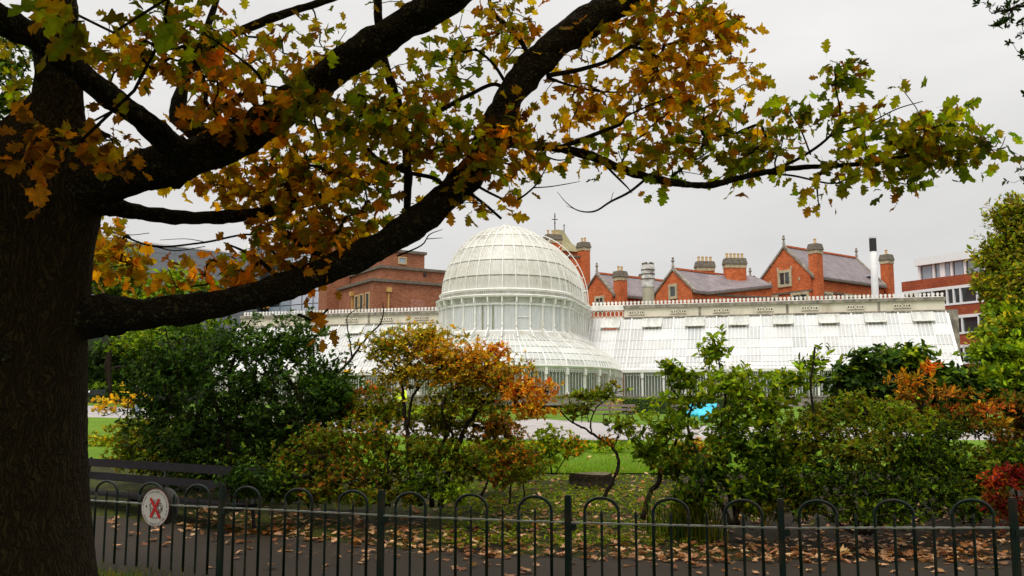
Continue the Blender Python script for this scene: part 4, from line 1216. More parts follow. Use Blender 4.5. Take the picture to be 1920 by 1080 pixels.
limb([(40,430,5.3,140),(130,375,5.25,70),(210,338,5.2,48),(300,312,5.15,44),(390,285,5.1,41),(480,240,5.05,40),(560,183,5.0,38),(650,115,4.95,36),(740,58,4.9,35),(840,-5,4.85,36),(960,-90,4.8,34),(1180,-280,4.7,26),(1500,-520,4.6,14)], n=20)
limb([(352,300,5.13,34),(310,262,4.9,27),(250,212,4.6,24),(190,170,4.35,25),(120,108,4.1,27),(50,62,3.9,29),(-30,20,3.7,32),(-200,-90,3.3,32),(-420,-320,2.8,24),(-520,-700,2.2,12)], n=16)
limb([(100,420,5.3,90),(103,330,5.3,52),(103,240,5.35,44),(104,140,5.4,44),(106,40,5.45,44),(110,-60,5.5,43),(120,-260,5.6,38),(160,-560,5.8,26),(240,-900,6,12)], n=18)
limb([(30,400,5.35,100),(10,310,5.4,44),(-25,250,5.45,36),(-80,170,5.5,32),(-180,20,5.6,28),(-320,-160,5.7,18)], n=14)
limb([(150,400,5.5,30),(200,388,5.6,20),(260,398,5.7,17),(330,407,5.8,15),(400,408,5.9,14),(470,402,6.0,13),(540,388,6.1,12),(620,365,6.25,11),(700,335,6.4,9),(780,300,6.5,6),(860,262,6.6,3)], n=10)
limb([(320,330,5.4,30),(410,265,5.6,22),(350,225,5.5,10),(345,160,5.6,9),(380,100,5.7,8),(430,68,5.8,9),(500,38,5.9,9),(560,17,6,8),(640,-10,6.1,7),(780,-70,6.3,4)], 'branch', n=8, sub=6)
limb([(410,275,5.4,22),(345,230,5.6,18),(330,200,5.7,12),(360,120,6,8),(400,20,6.2,6),(430,-90,6.4,3)], 'branch', n=8)
limb([(760,440,6.0,6),(765,330,6.0,8),(757,250,6.0,9),(742,180,6.0,9),(722,120,6.0,8),(712,60,6.0,8),(708,0,6.0,9),(712,-80,6.1,7)], 'branch', n=8)
# long branch that reaches right over the wing
E = limb([(930,262,5.95,16),(985,272,5.95,9),(1045,278,5.95,8.5),(1110,293,5.95,9),(1165,317,5.95,8.5),(1215,332,5.95,8),(1275,344,5.95,7),(1330,347,5.95,6.5),(1385,334,5.95,6),(1440,322,5.95,5.5),(1500,314,5.95,5),(1560,311,5.95,4.5),(1640,305,5.95,4),(1710,290,5.95,3),(1790,283,5.95,2),(1850,272,5.95,1.2)], 'branch', n=8)
small = [
 [(1440,322,5.95,3.5),(1500,296,5.9,3),(1555,256,5.85,2.6),(1575,215,5.8,2),(1568,170,5.78,1.5),(1566,130,5.75,1)],
 [(1555,256,5.85,2),(1620,235,5.8,1.6),(1680,205,5.75,1.2),(1730,190,5.75,.8)],
 [(1520,290,5.9,1.8),(1500,240,5.95,1.5),(1478,205,6,1)],
 [(1560,311,5.95,3),(1535,330,5.9,3),(1532,350,5.9,2),(1535,385,5.85,1)],
 [(1440,325,5.95,2.6),(1490,330,6,2),(1560,344,6,1.6),(1600,330,6,1)],
 [(1670,300,5.95,1.8),(1700,330,5.9,1.3),(1702,360,5.9,.8)],
 [(1640,305,5.95,1.8),(1690,260,5.95,1.4),(1760,240,5.95,1)],
 [(1045,278,5.95,5),(1090,262,5.9,4.5),(1135,244,5.85,4),(1165,232,5.8,3),(1180,215,5.8,2),(1260,180,5.8,1.4)],
 [(1260,330,5.95,3),(1300,300,6,2.5),(1330,262,6.05,2),(1380,250,6.1,1.2)],
 [(1025,142,6.05,5),(1090,130,6.1,4.5),(1145,112,6.15,4),(1185,88,6.2,3.5),(1230,105,6.25,2.5),(1300,122,6.3,2),(1380,118,6.3,1)],
 [(1025,145,6.05,3),(1070,160,6.1,2.2),(1130,172,6.2,1.8),(1210,172,6.25,1.2)],
 [(960,190,6,5),(930,158,6,4),(880,178,6,4),(830,205,6.0,5),(790,235,6,5),(770,250,6,3)],
 [(995,110,6.05,5),(965,60,6.05,5),(925,25,6.1,4.5),(915,-20,6.1,4)],
 [(960,175,6,4),(925,120,5.9,3),(890,90,5.9,2)],
 [(850,365,5.85,5),(815,335,5.8,4),(760,322,5.8,4),(705,295,5.8,3.5),(670,250,5.8,2)],
 [(560,540,5.65,5),(520,520,5.7,5),(490,490,5.8,4),(455,470,5.9,3),(420,455,6,1.5)],
 [(580,520,5.7,3),(520,480,5.8,3),(475,440,5.9,2),(380,455,6,2),(290,462,6.1,2),(225,440,6.2,2),(180,425,6.2,1.5)],
 [(290,462,6.1,1.4),(330,470,6.1,1.2),(385,462,6.1,.8)],
 [(560,590,5.5,3),(590,600,5.4,2.5),(615,580,5.3,2)],
 [(330,300,5.1,4),(300,230,4.6,3),(240,200,4.3,2.5),(150,240,4.0,2)],
 [(500,225,5.05,4),(490,150,4.9,3),(450,110,4.7,2.4),(380,60,4.5,1.6)],
 [(620,140,4.95,3),(590,210,4.8,2.4),(600,260,4.7,1.6)],
 [(560,200,5,3),(545,170,4.9,2),(500,160,4.8,1.4)],
 [(940,410,5.9,2.6),(905,380,5.85,2.8),(870,355,5.85,4)],
]
for s in small: limb(s, 'branch', n=6, rough=.06, sub=6)
bare = [
 [(880,340,5.85,3),(925,365,5.8,2.5),(962,377,5.8,2.2),(1000,352,5.8,1.8),(1020,322,5.8,1.2),(1030,300,5.8,.6)],
 [(1000,352,5.8,1.3),(1030,350,5.8,1.1),(1062,345,5.8,.9),(1088,340,5.8,.5)],
 [(1018,325,5.8,.9),(1045,318,5.8,.5)],[(1012,335,5.8,.8),(990,318,5.8,.5)],[(958,376,5.8,.9),(955,350,5.8,.8),(948,343,5.8,.5)],
 [(1215,332,5.95,3),(1180,360,5.9,2.6),(1145,378,5.9,2.2),(1115,396,5.9,1.8),(1085,395,5.9,1.2),(1062,380,5.9,.8),(1045,360,5.9,.4)],
 [(1145,378,5.9,.8),(1150,360,5.9,.5)],[(1085,395,5.9,.7),(1062,386,5.9,.4)],
 [(1120,293,5.95,3),(1150,325,5.9,2.6),(1175,350,5.9,1.6),(1185,362,5.9,.8)],
 [(1015,290,5.95,2),(1045,300,5.95,1.6),(1072,297,5.95,1)],
 [(735,470,5.8,1.4),(725,460,5.8,1.2),(712,440,5.8,.5)],[(745,480,5.8,2),(790,460,5.75,1.5),(805,440,5.75,1.1),(830,430,5.75,.6)],[(800,448,5.75,1),(830,446,5.75,.5)],
 [(1270,320,6,1),(1300,325,6,.8),(1330,330,6,.5)],[(1330,345,5.95,1),(1370,320,5.95,.8),(1390,300,5.95,.5)],
 [(310,615,5.45,1.0),(318,650,5.4,.8),(335,700,5.4,.6),(350,715,5.4,.4)],
 [(390,455,6,.9),(350,448,6,.7),(300,450,6,.5)],[(280,437,6.2,.7),(240,440,6.2,.8),(200,425,6.2,.9)],
]
for s in bare: limb(s, 'bare_twig', n=5, rough=.04, sub=5, nodes=False)
# limbs of the crown above the frame
r = np.random.default_rng(5)
for k in range(12):
    a = -2.6 + k*.52; L = r.uniform(4, 6.5); z0 = r.uniform(4.2, 6.0)
    p0 = np.array([-2.65, 5.4, z0]); d = np.array([math.cos(a), math.sin(a), r.uniform(.35, .8)])
    pts = [p0 + d*L*t + np.array([0, 0, .5*t*t]) + r.normal(0, .15, 3)*t for t in np.linspace(0, 1, 7)]
    x, y, dd = project(np.array(pts))
    if np.any((dd > 0) & (x > -60) & (x < 1980) & (y > -60) & (y < 1100)): continue
    mb = MB(); mb.tube(smoothpts(pts, 4), list(np.linspace(.11, .02, 25)), 8); mb.build('limb', M['bark'], oak, None, True)
# leafy sprays: (px, py, rx, ry, Y, palette, density)
PAL['dbrown'] = [(.10,.036,.006),(.07,.028,.005),(.13,.05,.006)]; PAL['gold'] = [(.36,.25,.008),(.27,.20,.008),(.20,.17,.008),(.40,.22,.008)]; PAL['obrown'] = [(.17,.075,.008),(.12,.05,.007),(.22,.10,.008),(.24,.085,.008)]
GB = ['mid','holly','mid','ygreen','gold','obrown','dbrown']; YB = ['gold','yellow','obrown','dbrown','mid','holly']; BR = ['obrown','obrown','orange','olive']; GR = ['holly','mid','mid','holly','mid','ygreen','light','obrown']; YO = ['yellow','gold','gold','obrown','dbrown','olive']
sprays = [
 (1720,265,150,55,5.95,GR,1.7),(1830,270,60,44,5.85,['mid','holly','mid','olive'],2.0),(1580,140,50,48,5.8,GR,1.0),(1590,215,75,40,5.8,GR,1.2),(1485,218,38,38,5.95,GR,1.2),(1520,370,55,26,5.9,['mid','olive','obrown','ygreen'],1.0),(1700,345,55,28,5.9,GR,.9),(1620,310,100,40,5.95,GR,1.5),
 (1400,285,110,65,6.0,GR,1.7),(1250,280,90,55,5.95,GB,1.0),(1300,225,110,60,6.1,YB+['mid'],1.0),(1120,285,75,35,5.9,YB+['mid'],.8),(1225,315,50,45,5.9,['obrown','mid','olive'],1.0),
 (1310,130,120,60,6.3,YO,1.2),(1200,60,110,75,6.3,['gold','ygreen','mid','obrown'],1.1),(1340,40,60,60,6.3,YO,1.0),(1180,170,150,50,6.25,YO,.8),(1080,200,80,60,6.2,YO,.7),(1060,100,90,60,6.2,YO,.5),(1260,30,80,60,6.2,['mid','gold','obrown'],1.0),
 (940,60,110,80,6.1,['mid','olive','gold','obrown'],.9),(850,110,80,60,6.0,['mid','mid','olive'],.9),(800,180,110,70,6.0,['mid','olive','obrown','ygreen'],1.0),(700,230,130,80,5.8,GB,1.1),(820,265,120,60,5.8,GB,1.1),(900,290,70,60,5.7,['mid','mid','ygreen','obrown'],1.0),(980,260,60,60,5.9,YB,.7),(905,385,60,40,5.8,['obrown','gold','olive'],.9),(960,330,50,60,5.85,YB,.5),
 (640,330,140,70,6.1,YB,1.0),(560,300,120,80,6.0,YB,1.1),(480,350,120,60,6.2,YO,1.0),(420,330,90,50,6.1,YO,1.0),(600,420,110,50,6.0,YB,.9),(700,380,90,50,6.0,YB+['mid'],.7),(540,440,110,45,5.9,YB,1.1),(470,510,90,45,5.8,['obrown','olive','orange'],.9),(620,460,60,60,5.75,['obrown','olive','gold'],.7),(560,490,70,40,5.7,BR,.8),(350,520,60,35,5.8,BR,.7),
 (600,590,44,30,5.35,['dbrown','obrown'],1.0),(560,602,34,14,5.4,['dbrown'],.6),
 (225,490,60,50,6.1,['orange','obrown','gold','olive'],1.2),(200,440,40,20,6.1,['olive','gold'],.6),
 (420,120,130,75,5.2,['mid','olive','obrown','ygreen'],.7),(520,90,100,60,5.8,['ygreen','mid','olive','obrown'],.9),(330,80,120,70,5.0,GB,.7),(250,90,70,60,5.6,['olive','gold','obrown'],.8),(600,60,60,50,6.1,['mid','gold'],.5),(430,190,110,60,4.8,['obrown','obrown','orange','olive'],.7),(560,200,60,60,4.8,['mid','obrown','olive'],.9),(330,260,70,50,5.5,['obrown','gold'],.6),(660,200,60,50,5.2,['mid','dark','olive'],.8),
 (140,265,80,30,3.9,['dbrown','dbrown','obrown','olive'],.7),(60,300,50,30,3.8,['dbrown','obrown'],.5),(205,270,40,40,4.1,['dbrown','dbrown','olive'],.8),
 (110,25,70,30,2.7,['mid','mid','olive'],.4),(300,20,80,36,3.2,['mid','mid','olive'],.6),(20,20,40,24,2.8,['mid','olive'],.35),
 (30,150,40,50,7.5,['mid','olive','dark'],.5),(20,80,40,40,7.5,['mid','olive'],.5),(190,150,50,60,6.5,['ygreen','olive'],.7),(740,30,50,40,6.0,['mid','gold'],.4),(700,130,60,50,6.0,['gold','mid'],.4),
]
r = np.random.default_rng(21)
NT_ = 1120
tips, idx, ctr = in_clumps(sprays, NT_, r, .55)
nodes = np.vstack(LIMB_NODES)[::2]
pts, par, cnt = grow(nodes, tips, .2); K = len(nodes)
A, Mi, B = bend_edges(pts, par, K, r, .10)
rb = .0030*np.sqrt(cnt[K:])**.8
link('twigs', prisms('twigs', np.vstack([A, Mi]), np.vstack([Mi, B]), np.r_[rb*1.1, rb*1.05], np.r_[rb*1.05, rb]), M['bark'], oak, 'stuff')
per = 5
dirv = tips - pts[par]; dirv /= np.linalg.norm(dirv, axis=1, keepdims=True)+1e-9
pos = np.repeat(tips, per, 0); D = np.repeat(dirv, per, 0); N = len(pos)
ld = D*.5 + r.normal(0, .75, (N, 3)); ld[:,2] -= .35
nr = r.normal(0, .8, (N, 3)) + np.array([0, -.55, .55])
R = basis(ld, nr); pos = pos + r.normal(0, .05, (N, 3)); sz = .128*r.uniform(.6, 1.2, N)*np.repeat(r.uniform(.75, 1.15, NT_), per)
cols = np.zeros((N,3)); ii = np.repeat(idx, per)
for k, c in enumerate(sprays):
    m = np.nonzero(ii == k)[0]; cols[m] = pick(c[5], len(m), r)
cols *= np.repeat(r.uniform(.8, 1.25, NT_), per)[:,None]
vein = r.uniform(.0, .25, N)[:,None]; cols0 = cols; cols = cols*(1-vein) + np.array([.30,.22,.015])*vein
browning = r.uniform(0, 1, N)[:,None]**1.4*.85
ed = cols0*(1-browning) + np.array(PAL['brown'])[r.integers(0, 4, N)]*r.uniform(.8, 1.5, (N,1))*browning
x, y, dd = project(pos); vis = (x > 0) & (x < 1920) & (y > 0) & (y < 1080)
near = np.argsort(np.where(vis, dd, 1e9))[:300]
OT = [oak_tmpl(100+i) for i in range(8)]
single_leaves(oak, pos[near], R[near], sz[near], OT, cols[near], ed[near], M['leaf_oak'], r, 72)
keep = np.ones(N, bool); keep[near] = False; keep = np.nonzero(keep)[0]
parts_ = np.array_split(keep[r.permutation(len(keep))], 8)
Vs, Fs, Cs, off = [], [], [], 0
for i, q in enumerate(parts_):
    v, f, e = OT[i]; k = len(v)
    V = pos[q][:,None] + sz[q][:,None,None]*np.einsum('nij,kj->nki', R[q], v); C = cols[q][:,None]*(1-e[None,:,None]) + ed[q][:,None]*e[None,:,None]
    Fs.append((np.arange(len(q))[:,None,None]*k + f[None]).reshape(-1,3) + off); Vs.append(V.reshape(-1,3)); Cs.append(C.reshape(-1,3)); off += len(q)*k
link('foliage', fastmesh('foliage', np.vstack(Vs), np.vstack(Fs), np.vstack(Cs)), M['leaf_oak'], oak, 'stuff')
# unseen rest of the crown, its density shaped to shade trunk and walk
n = 42000
v = r.normal(0, 1, (n,3)); v /= np.linalg.norm(v, axis=1, keepdims=True); v *= r.uniform(.25, 1, (n,1))**.5
pos = np.array([-1.2, 2.4, 6.9]) + v*np.array([8.5, 7.2, 4.3])
x, y, dd = project(pos)
thin = np.where(pos[:,1] > 4.2, np.where(pos[:,0] < -1.0, .7, np.where(pos[:,1] < 7.5, .32, .1)), 1.0) * np.where(pos[:,0] > 3.5, .35, 1.0)  # leaves thinned by area so that light reaches the shrubs
ok = (r.uniform(0, 1, len(pos)) < thin) & ~((dd > .2) & (x > -140) & (x < 2060) & (y > -110) & (y < 1200)) & (pos[:,2] > 3.0) & (np.linalg.norm(pos-np.array([0,0,1.6]), axis=1) > 2.2)
pos = pos[ok]; N = len(pos)
ld = r.normal(0, 1, (N,3)); ld[:,2] *= .4; nr = r.normal(0, .5, (N,3)) + np.array([0,0,1])
cc = pick(['mid','olive','ygreen','brown'], N, r)
link('crown', leaves_mesh('crown', pos, basis(ld, nr), .27*r.uniform(.7, 1.2, N), leaf_tmpl('oval'), cc, cc*.7), M['leaf_oak'], oak, 'stuff')
# ------------------------------------------------------------------ shrubs and trees of the bed
def base(px, py): return G(px, py)
# dark evergreen, left
root, nd = plant('evergreen_shrub', 'tall dark evergreen shrub with small glossy leaves behind the long bench', 'shrub', base(575,935),
  [([(580,935,13.3),(570,870,13.4),(575,800,13.6),(560,740,13.8),(520,690,14)],.06,.03), ([(575,800,13.6),(600,740,13.6),(620,690,13.5)],.03,.015),
   ([(440,940,13.8),(430,840,14),(400,740,14.2),(380,660,14.2)],.05,.02), ([(430,840,14),(330,760,14.2),(300,700,14.2)],.03,.015), ([(430,700,14.1),(450,640,14.1),(470,600,14)],.025,.012)])
foliage(root, [(430,650,150,60,14.2,'holly'),(540,640,95,55,13.8,'holly'),(600,700,75,50,13.5,'holly'),(330,690,110,60,14.4,['dark','holly']),(480,730,150,60,14,['dark','holly']),(610,770,75,45,13.5,'dark'),(400,800,130,70,14.2,'dark'),(300,760,80,60,14.5,['dark','holly']),(520,810,90,50,13.8,'dark'),(480,880,120,45,13.6,['dark','dark','mid']),(370,880,90,40,14,'dark'),(270,640,70,35,14.6,['light','mid'],.8),(460,900,50,36,11.8,['dark','dark','holly'],1.4),(520,910,60,36,12.2,['dark','mid'],1.3),(600,900,50,45,13,['dark','mid']),(640,740,50,30,13.4,'holly'),(440,840,170,60,15.6,'dark',.9),(540,790,100,60,15.4,'dark',.9),(600,850,60,40,14.6,['dark','mid'],.8),(340,800,110,60,15.8,'dark',.8)],  # lower clumps use darker leaf colours, so their shade is painted in
  5400, 'oval', .080, 7, 'leaf_glossy', 31, nd, n_ind=0, spread=.05)
# brown-yellow shrub left of it
root, nd = plant('smoke_shrub', 'low olive and yellow shrub left of the dark evergreen, over the bench back', 'shrub', base(300,900),
  [([(310,905,15.5),(280,850,15.6),(240,820,15.7)],.03,.012), ([(300,880,15.5),(350,830,15.5),(330,800,15.6)],.025,.01)])
foliage(root, [(260,810,70,38,15.7,['olive','mid','ygreen']),(320,845,80,45,15.4,['olive','mid','dark']),(240,850,45,40,15.8,['olive','mid','ygreen']),(380,820,60,50,15.2,['olive','mid','dark']),(330,880,90,30,15,['olive','mid','dark'])], 1500, 'small', .075, 6, 'leaf', 32, nd)
root, nd = plant('yellow_maple', 'thin sapling with sparse bright yellow leaves by the far bench', 'tree', base(238,840),
  [([(237,840,18),(238,790,18),(240,755,18)],.02,.012), ([(239,770,18),(220,772,18),(195,780,18)],.010,.005), ([(239,765,18),(215,755,18),(185,752,18)],.010,.004), ([(239,762,18),(247,750,18),(260,742,18)],.008,.004)])
foliage(root, [(205,755,38,16,18,'yellow'),(250,748,30,12,18,'yellow'),(190,768,22,10,18,'yellow'),(235,725,14,10,18,'yellow',.5)], 75, 'oval', .10, 4, 'leaf', 33, nd)
# orange azalea, centre
root, nd = plant('orange_azalea', 'many-stemmed azalea with a wide flat crown turning yellow, orange and red', 'shrub', base(820,945), [
  ([(825,950,12.7),(840,890,12.7),(860,830,12.7),(890,775,12.6),(925,735,12.5),(960,715,12.4)],.045,.016),
  ([(810,950,12.8),(815,880,12.9),(835,820,13),(850,770,13.1),(858,730,13.1),(865,690,13.1)],.035,.014),
  ([(790,945,12.6),(768,880,12.6),(764,820,12.7),(758,770,12.8),(755,730,12.8),(745,690,12.9),(720,665,12.9)],.038,.012),
  ([(764,800,12.7),(772,750,12.8),(795,715,12.8),(840,690,12.9)],.022,.010), ([(835,850,12.8),(850,820,12.6),(830,780,12.4),(835,745,12.4),(870,720,12.4)],.024,.010),
  ([(925,735,12.5),(960,735,12.3),(1000,725,12.2),(1030,735,12.1)],.016,.007), ([(775,890,12.6),(740,930,12.5),(720,950,12.5)],.022,.02), ([(730,950,12.4),(728,880,12.4),(722,820,12.4)],.014,.008)], )
foliage(root, [(725,650,62,38,12.9,['ygreen','yellow','ygreen','mid']),(790,650,60,40,12.9,['yellow','ygreen','ygreen','orange']),(850,690,90,40,12.8,['yellow','ygreen','orange','olive']),(900,668,70,32,12.6,['orange','yellow','yellow']),(935,700,80,32,12.5,['orange','yellow','ygreen','olive']),(985,730,70,26,12.3,['orange','yellow','orange','redor']),(760,700,80,30,12.9,['ygreen','olive','yellow']),(880,745,100,36,12.6,['olive','ygreen','mid']),(1000,765,50,24,12.2,['orange','yellow']),(930,655,30,16,12.5,['redor','orange'],.7),(835,660,60,28,12.7,['yellow','orange','ygreen'],1.1),(880,705,80,26,12.6,['yellow','orange','ygreen'],1.0),(800,625,70,20,13,['yellow','ygreen'])],
  4000, 'small', .053, 6, 'leaf', 34, nd, up=.5)
root, nd = plant('azalea_underbrush', 'mixed olive and red-brown azalea filling the bed left of centre', 'shrub', base(700,940), [
  ([(690,945,12.6),(680,890,12.7),(660,840,12.8)],.02,.008), ([(700,945,12.6),(720,880,12.8),(740,820,13)],.02,.008), ([(640,940,12.4),(630,890,12.5),(600,850,12.6)],.02,.008)])
foliage(root, [(660,770,60,30,13.6,['mid','olive','redor','ygreen']),(720,770,70,45,13.4,['mid','olive','ygreen']),(620,830,80,45,12.9,['olive','mid','mid','brown']),(700,830,80,45,12.9,['olive','mid','mid','light','orange']),(640,890,90,40,12.5,['olive','mid','dark','brown']),(720,895,60,40,12.5,['mid','olive','dark']),(560,870,60,40,12.8,['mid','dark','olive']),(690,735,45,16,13.8,['redor','mid','olive']),(600,920,60,24,12.3,['olive','mid','mid','brown']),(680,930,70,20,12.2,['olive','mid']),(760,930,40,20,12.2,['mid','olive'])], 2700, 'small', .062, 6, 'leaf', 35, nd)
root, nd = plant('green_underbrush', 'soft green bushy growth under the orange azalea, right of its stems', 'shrub', base(860,940), [
  ([(860,940,12.4),(870,880,12.5),(850,830,12.6)],.02,.008), ([(900,935,13),(930,870,13.2),(960,820,13.4)],.018,.008), ([(780,945,12.2),(775,900,12.3),(790,860,12.4)],.015,.007)])
foliage(root, [(800,850,60,40,12.5,['mid','olive']),(830,790,70,40,13.2,['mid','olive','ygreen']),(880,870,60,38,12.6,['mid','olive','light']),(800,905,50,30,12.2,['mid','mid','dark']),(930,800,60,45,13.4,['brown','orange','olive','mid']),(960,850,40,30,13.2,['mid','olive']),(850,925,50,20,12,['mid','light'])], 1900, 'small', .062, 6, 'leaf', 36, nd)
root, nd = plant('young_azalea', 'small bushy azalea of mixed green and orange left of the tree stump', 'shrub', base(960,925), [
  ([(955,945,11.9),(957,900,12),(950,860,12)],.013,.006), ([(985,940,11.9),(980,890,12),(985,850,12)],.010,.005)])
foliage(root, [(960,865,48,30,12,['olive','mid','orange','brown']),(985,885,42,28,11.9,['olive','mid']),(940,895,32,25,11.9,['mid','brown'])], 330, 'small', .06, 6, 'leaf', 37, nd)
root, nd = plant('lime_azalea', 'small upright lime green azalea at the lawn edge behind the stump', 'shrub', base(1035,880), [
  ([(1035,890,15.5),(1030,850,15.5),(1025,820,15.5)],.014,.006), ([(1040,890,15.5),(1065,850,15.5),(1070,830,15.5)],.010,.005)])
foliage(root, [(1030,825,38,28,15.5,['light','ygreen','mid']),(1075,838,26,24,15.5,['light','orange','mid']),(1020,860,32,22,15.5,['mid','light'])], 300, 'small', .075, 6, 'leaf', 38, nd)
root, nd = plant('amber_azalea', 'small amber-leaved azalea at the lawn edge behind the light green shrub', 'shrub', base(1300,885), [
  ([(1300,890,15.6),(1290,860,15.6),(1285,835,15.6)],.014,.006), ([(1305,890,15.6),(1340,860,15.6),(1350,830,15.6)],.010,.005)])
foliage(root, [(1290,845,40,22,15.6,['orange','olive','brown']),(1340,835,34,20,15.6,['orange','yellow','olive']),(1320,865,50,18,15.6,['olive','brown'])], 360, 'small', .065, 6, 'leaf', 55, nd)
root, nd = plant('spreading_azalea', 'low green and rust azalea in front of the lawn, left of the stump', 'shrub', base(930,900), [
  ([(930,905,14.5),(920,870,14.6),(900,845,14.6)],.016,.006), ([(935,905,14.5),(965,870,14.6),(985,845,14.6)],.012,.005)])
foliage(root, [(905,850,50,28,14.6,['mid','olive','brown']),(960,845,46,26,14.6,['mid','light','orange']),(1000,865,36,20,14.6,['mid','olive']),(930,880,70,20,14.5,['mid','dark','olive'])], 620, 'small', .065, 6, 'leaf', 56, nd)
# leaning sapling in front of the lawn
root, nd = plant('leaning_azalea', 'leaning bare-stemmed sapling with sparse green tufts in front of the far bench', 'tree', base(1135,930), [
  ([(1132,932,11.6),(1150,900,11.6),(1160,868,11.6),(1148,838,11.6),(1120,820,11.6),(1095,803,11.6),(1070,790,11.6),(1050,770,11.6)],.026,.008),
  ([(1110,815,11.6),(1108,790,11.6),(1118,765,11.6),(1140,745,11.6),(1150,722,11.6)],.011,.004), ([(1150,842,11.6),(1160,815,11.6),(1165,790,11.6)],.009,.004), ([(1075,792,11.6),(1080,770,11.6),(1100,750,11.6)],.008,.003)])
foliage(root, [(1095,745,40,18,11.6,['mid','light','olive']),(1130,735,38,18,11.6,['light','mid','olive']),(1075,770,32,16,11.6,['mid','olive']),(1150,718,16,10,11.6,['olive','ygreen']),(1165,800,34,26,11.6,['mid','olive','light']),(1140,825,20,12,11.6,['mid','orange'])], 250, 'oval', .058, 6, 'leaf', 39, nd)
# light green shrub right of centre
root, nd = plant('glossy_shrub', 'light green broad-leaved shrub with tall pale shoots, right of the stump', 'shrub', base(1230,960), [
  ([(1208,972,11.6),(1215,935,11.7),(1235,900,11.8),(1240,870,11.9),(1262,840,11.9),(1275,800,11.9)],.035,.014), ([(1238,895,11.8),(1252,860,11.8),(1250,830,11.8)],.02,.010),
  ([(1370,985,11.2),(1340,920,11.4),(1310,860,11.6),(1290,800,11.8),(1300,750,11.8)],.03,.010), ([(1375,985,11.2),(1400,920,11.3),(1420,850,11.4),(1440,790,11.5)],.026,.010),
  ([(1385,985,11.2),(1360,900,11.5),(1350,820,11.6),(1360,740,11.7),(1350,690,11.7),(1340,640,11.7)],.026,.006), ([(1300,770,11.8),(1260,730,11.7),(1250,690,11.7)],.012,.005)])
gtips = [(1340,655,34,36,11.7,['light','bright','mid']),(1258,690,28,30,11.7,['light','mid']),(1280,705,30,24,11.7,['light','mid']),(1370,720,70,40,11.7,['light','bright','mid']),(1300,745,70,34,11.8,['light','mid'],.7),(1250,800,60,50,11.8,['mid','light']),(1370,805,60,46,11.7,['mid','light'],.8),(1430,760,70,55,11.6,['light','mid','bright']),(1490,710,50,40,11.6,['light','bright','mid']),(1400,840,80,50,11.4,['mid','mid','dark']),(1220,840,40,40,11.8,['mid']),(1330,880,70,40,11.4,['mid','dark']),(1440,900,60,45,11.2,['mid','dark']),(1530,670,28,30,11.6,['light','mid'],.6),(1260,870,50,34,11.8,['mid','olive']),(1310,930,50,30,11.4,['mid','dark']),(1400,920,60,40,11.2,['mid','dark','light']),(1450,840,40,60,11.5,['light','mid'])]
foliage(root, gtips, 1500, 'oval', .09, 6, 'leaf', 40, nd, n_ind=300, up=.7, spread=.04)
mb = MB(); W, rad = stem_px([(1526,780,11.4),(1520,720,11.4),(1525,680,11.4),(1528,650,11.4)], .016, .012); mb.tube(W, list(rad), 7); mb.build('dead_stem', M['bark_shrub'], root)
# mid green shrub right
root, nd = plant('mounded_azalea', 'wide mid-green mounded azalea behind the railing, below the rhododendron', 'shrub', base(1640,990), [
  ([(1610,1000,10.8),(1600,950,11),(1570,890,11.2),(1540,840,11.4)],.03,.010), ([(1620,1000,10.8),(1640,940,11),(1660,880,11.2),(1680,830,11.4)],.03,.010), ([(1630,1000,10.8),(1700,950,11),(1750,920,11.1)],.022,.008), ([(1600,1000,10.8),(1540,960,11),(1500,920,11.1)],.022,.008), ([(1590,930,11),(1600,840,11.3),(1610,780,11.5)],.018,.007)])
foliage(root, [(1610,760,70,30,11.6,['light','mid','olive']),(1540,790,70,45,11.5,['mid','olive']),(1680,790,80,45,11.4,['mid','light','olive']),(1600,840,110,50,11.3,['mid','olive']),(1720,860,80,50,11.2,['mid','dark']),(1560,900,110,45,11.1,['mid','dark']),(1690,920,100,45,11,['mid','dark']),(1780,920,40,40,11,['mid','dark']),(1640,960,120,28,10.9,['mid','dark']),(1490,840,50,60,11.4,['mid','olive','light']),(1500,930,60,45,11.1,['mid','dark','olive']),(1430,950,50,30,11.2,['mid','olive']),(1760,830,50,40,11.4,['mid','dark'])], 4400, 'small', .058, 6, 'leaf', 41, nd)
# rhododendron
root, nd = plant('rhododendron', 'dark rhododendron dome with long leaves against the white wing roof', 'shrub', base(1680,930), [
  ([(1680,930,14.5),(1670,820,14.6),(1660,720,14.7)],.05,.02), ([(1690,930,14.5),(1740,800,14.6),(1770,710,14.7)],.04,.015), ([(1660,900,14.5),(1590,780,14.6),(1570,710,14.7)],.03,.012)])
foliage(root, [(1640,680,70,32,14.7,['holly','mid','dark']),(1700,672,60,30,14.6,['holly','mid','light']),(1590,710,55,30,14.8,['holly','mid','dark']),(1670,735,110,38,14.5,'dark'),(1770,705,60,28,14.6,['holly','mid','dark']),(1820,735,50,30,14.6,['holly','mid','dark']),(1750,760,90,45,14.5,'dark'),(1600,760,60,40,14.6,'dark')],
  1200, 'oval', .135, 8, 'leaf_glossy', 42, nd, n_ind=300, up=.8, tilt=(1.0, 1.5), spread=.02)
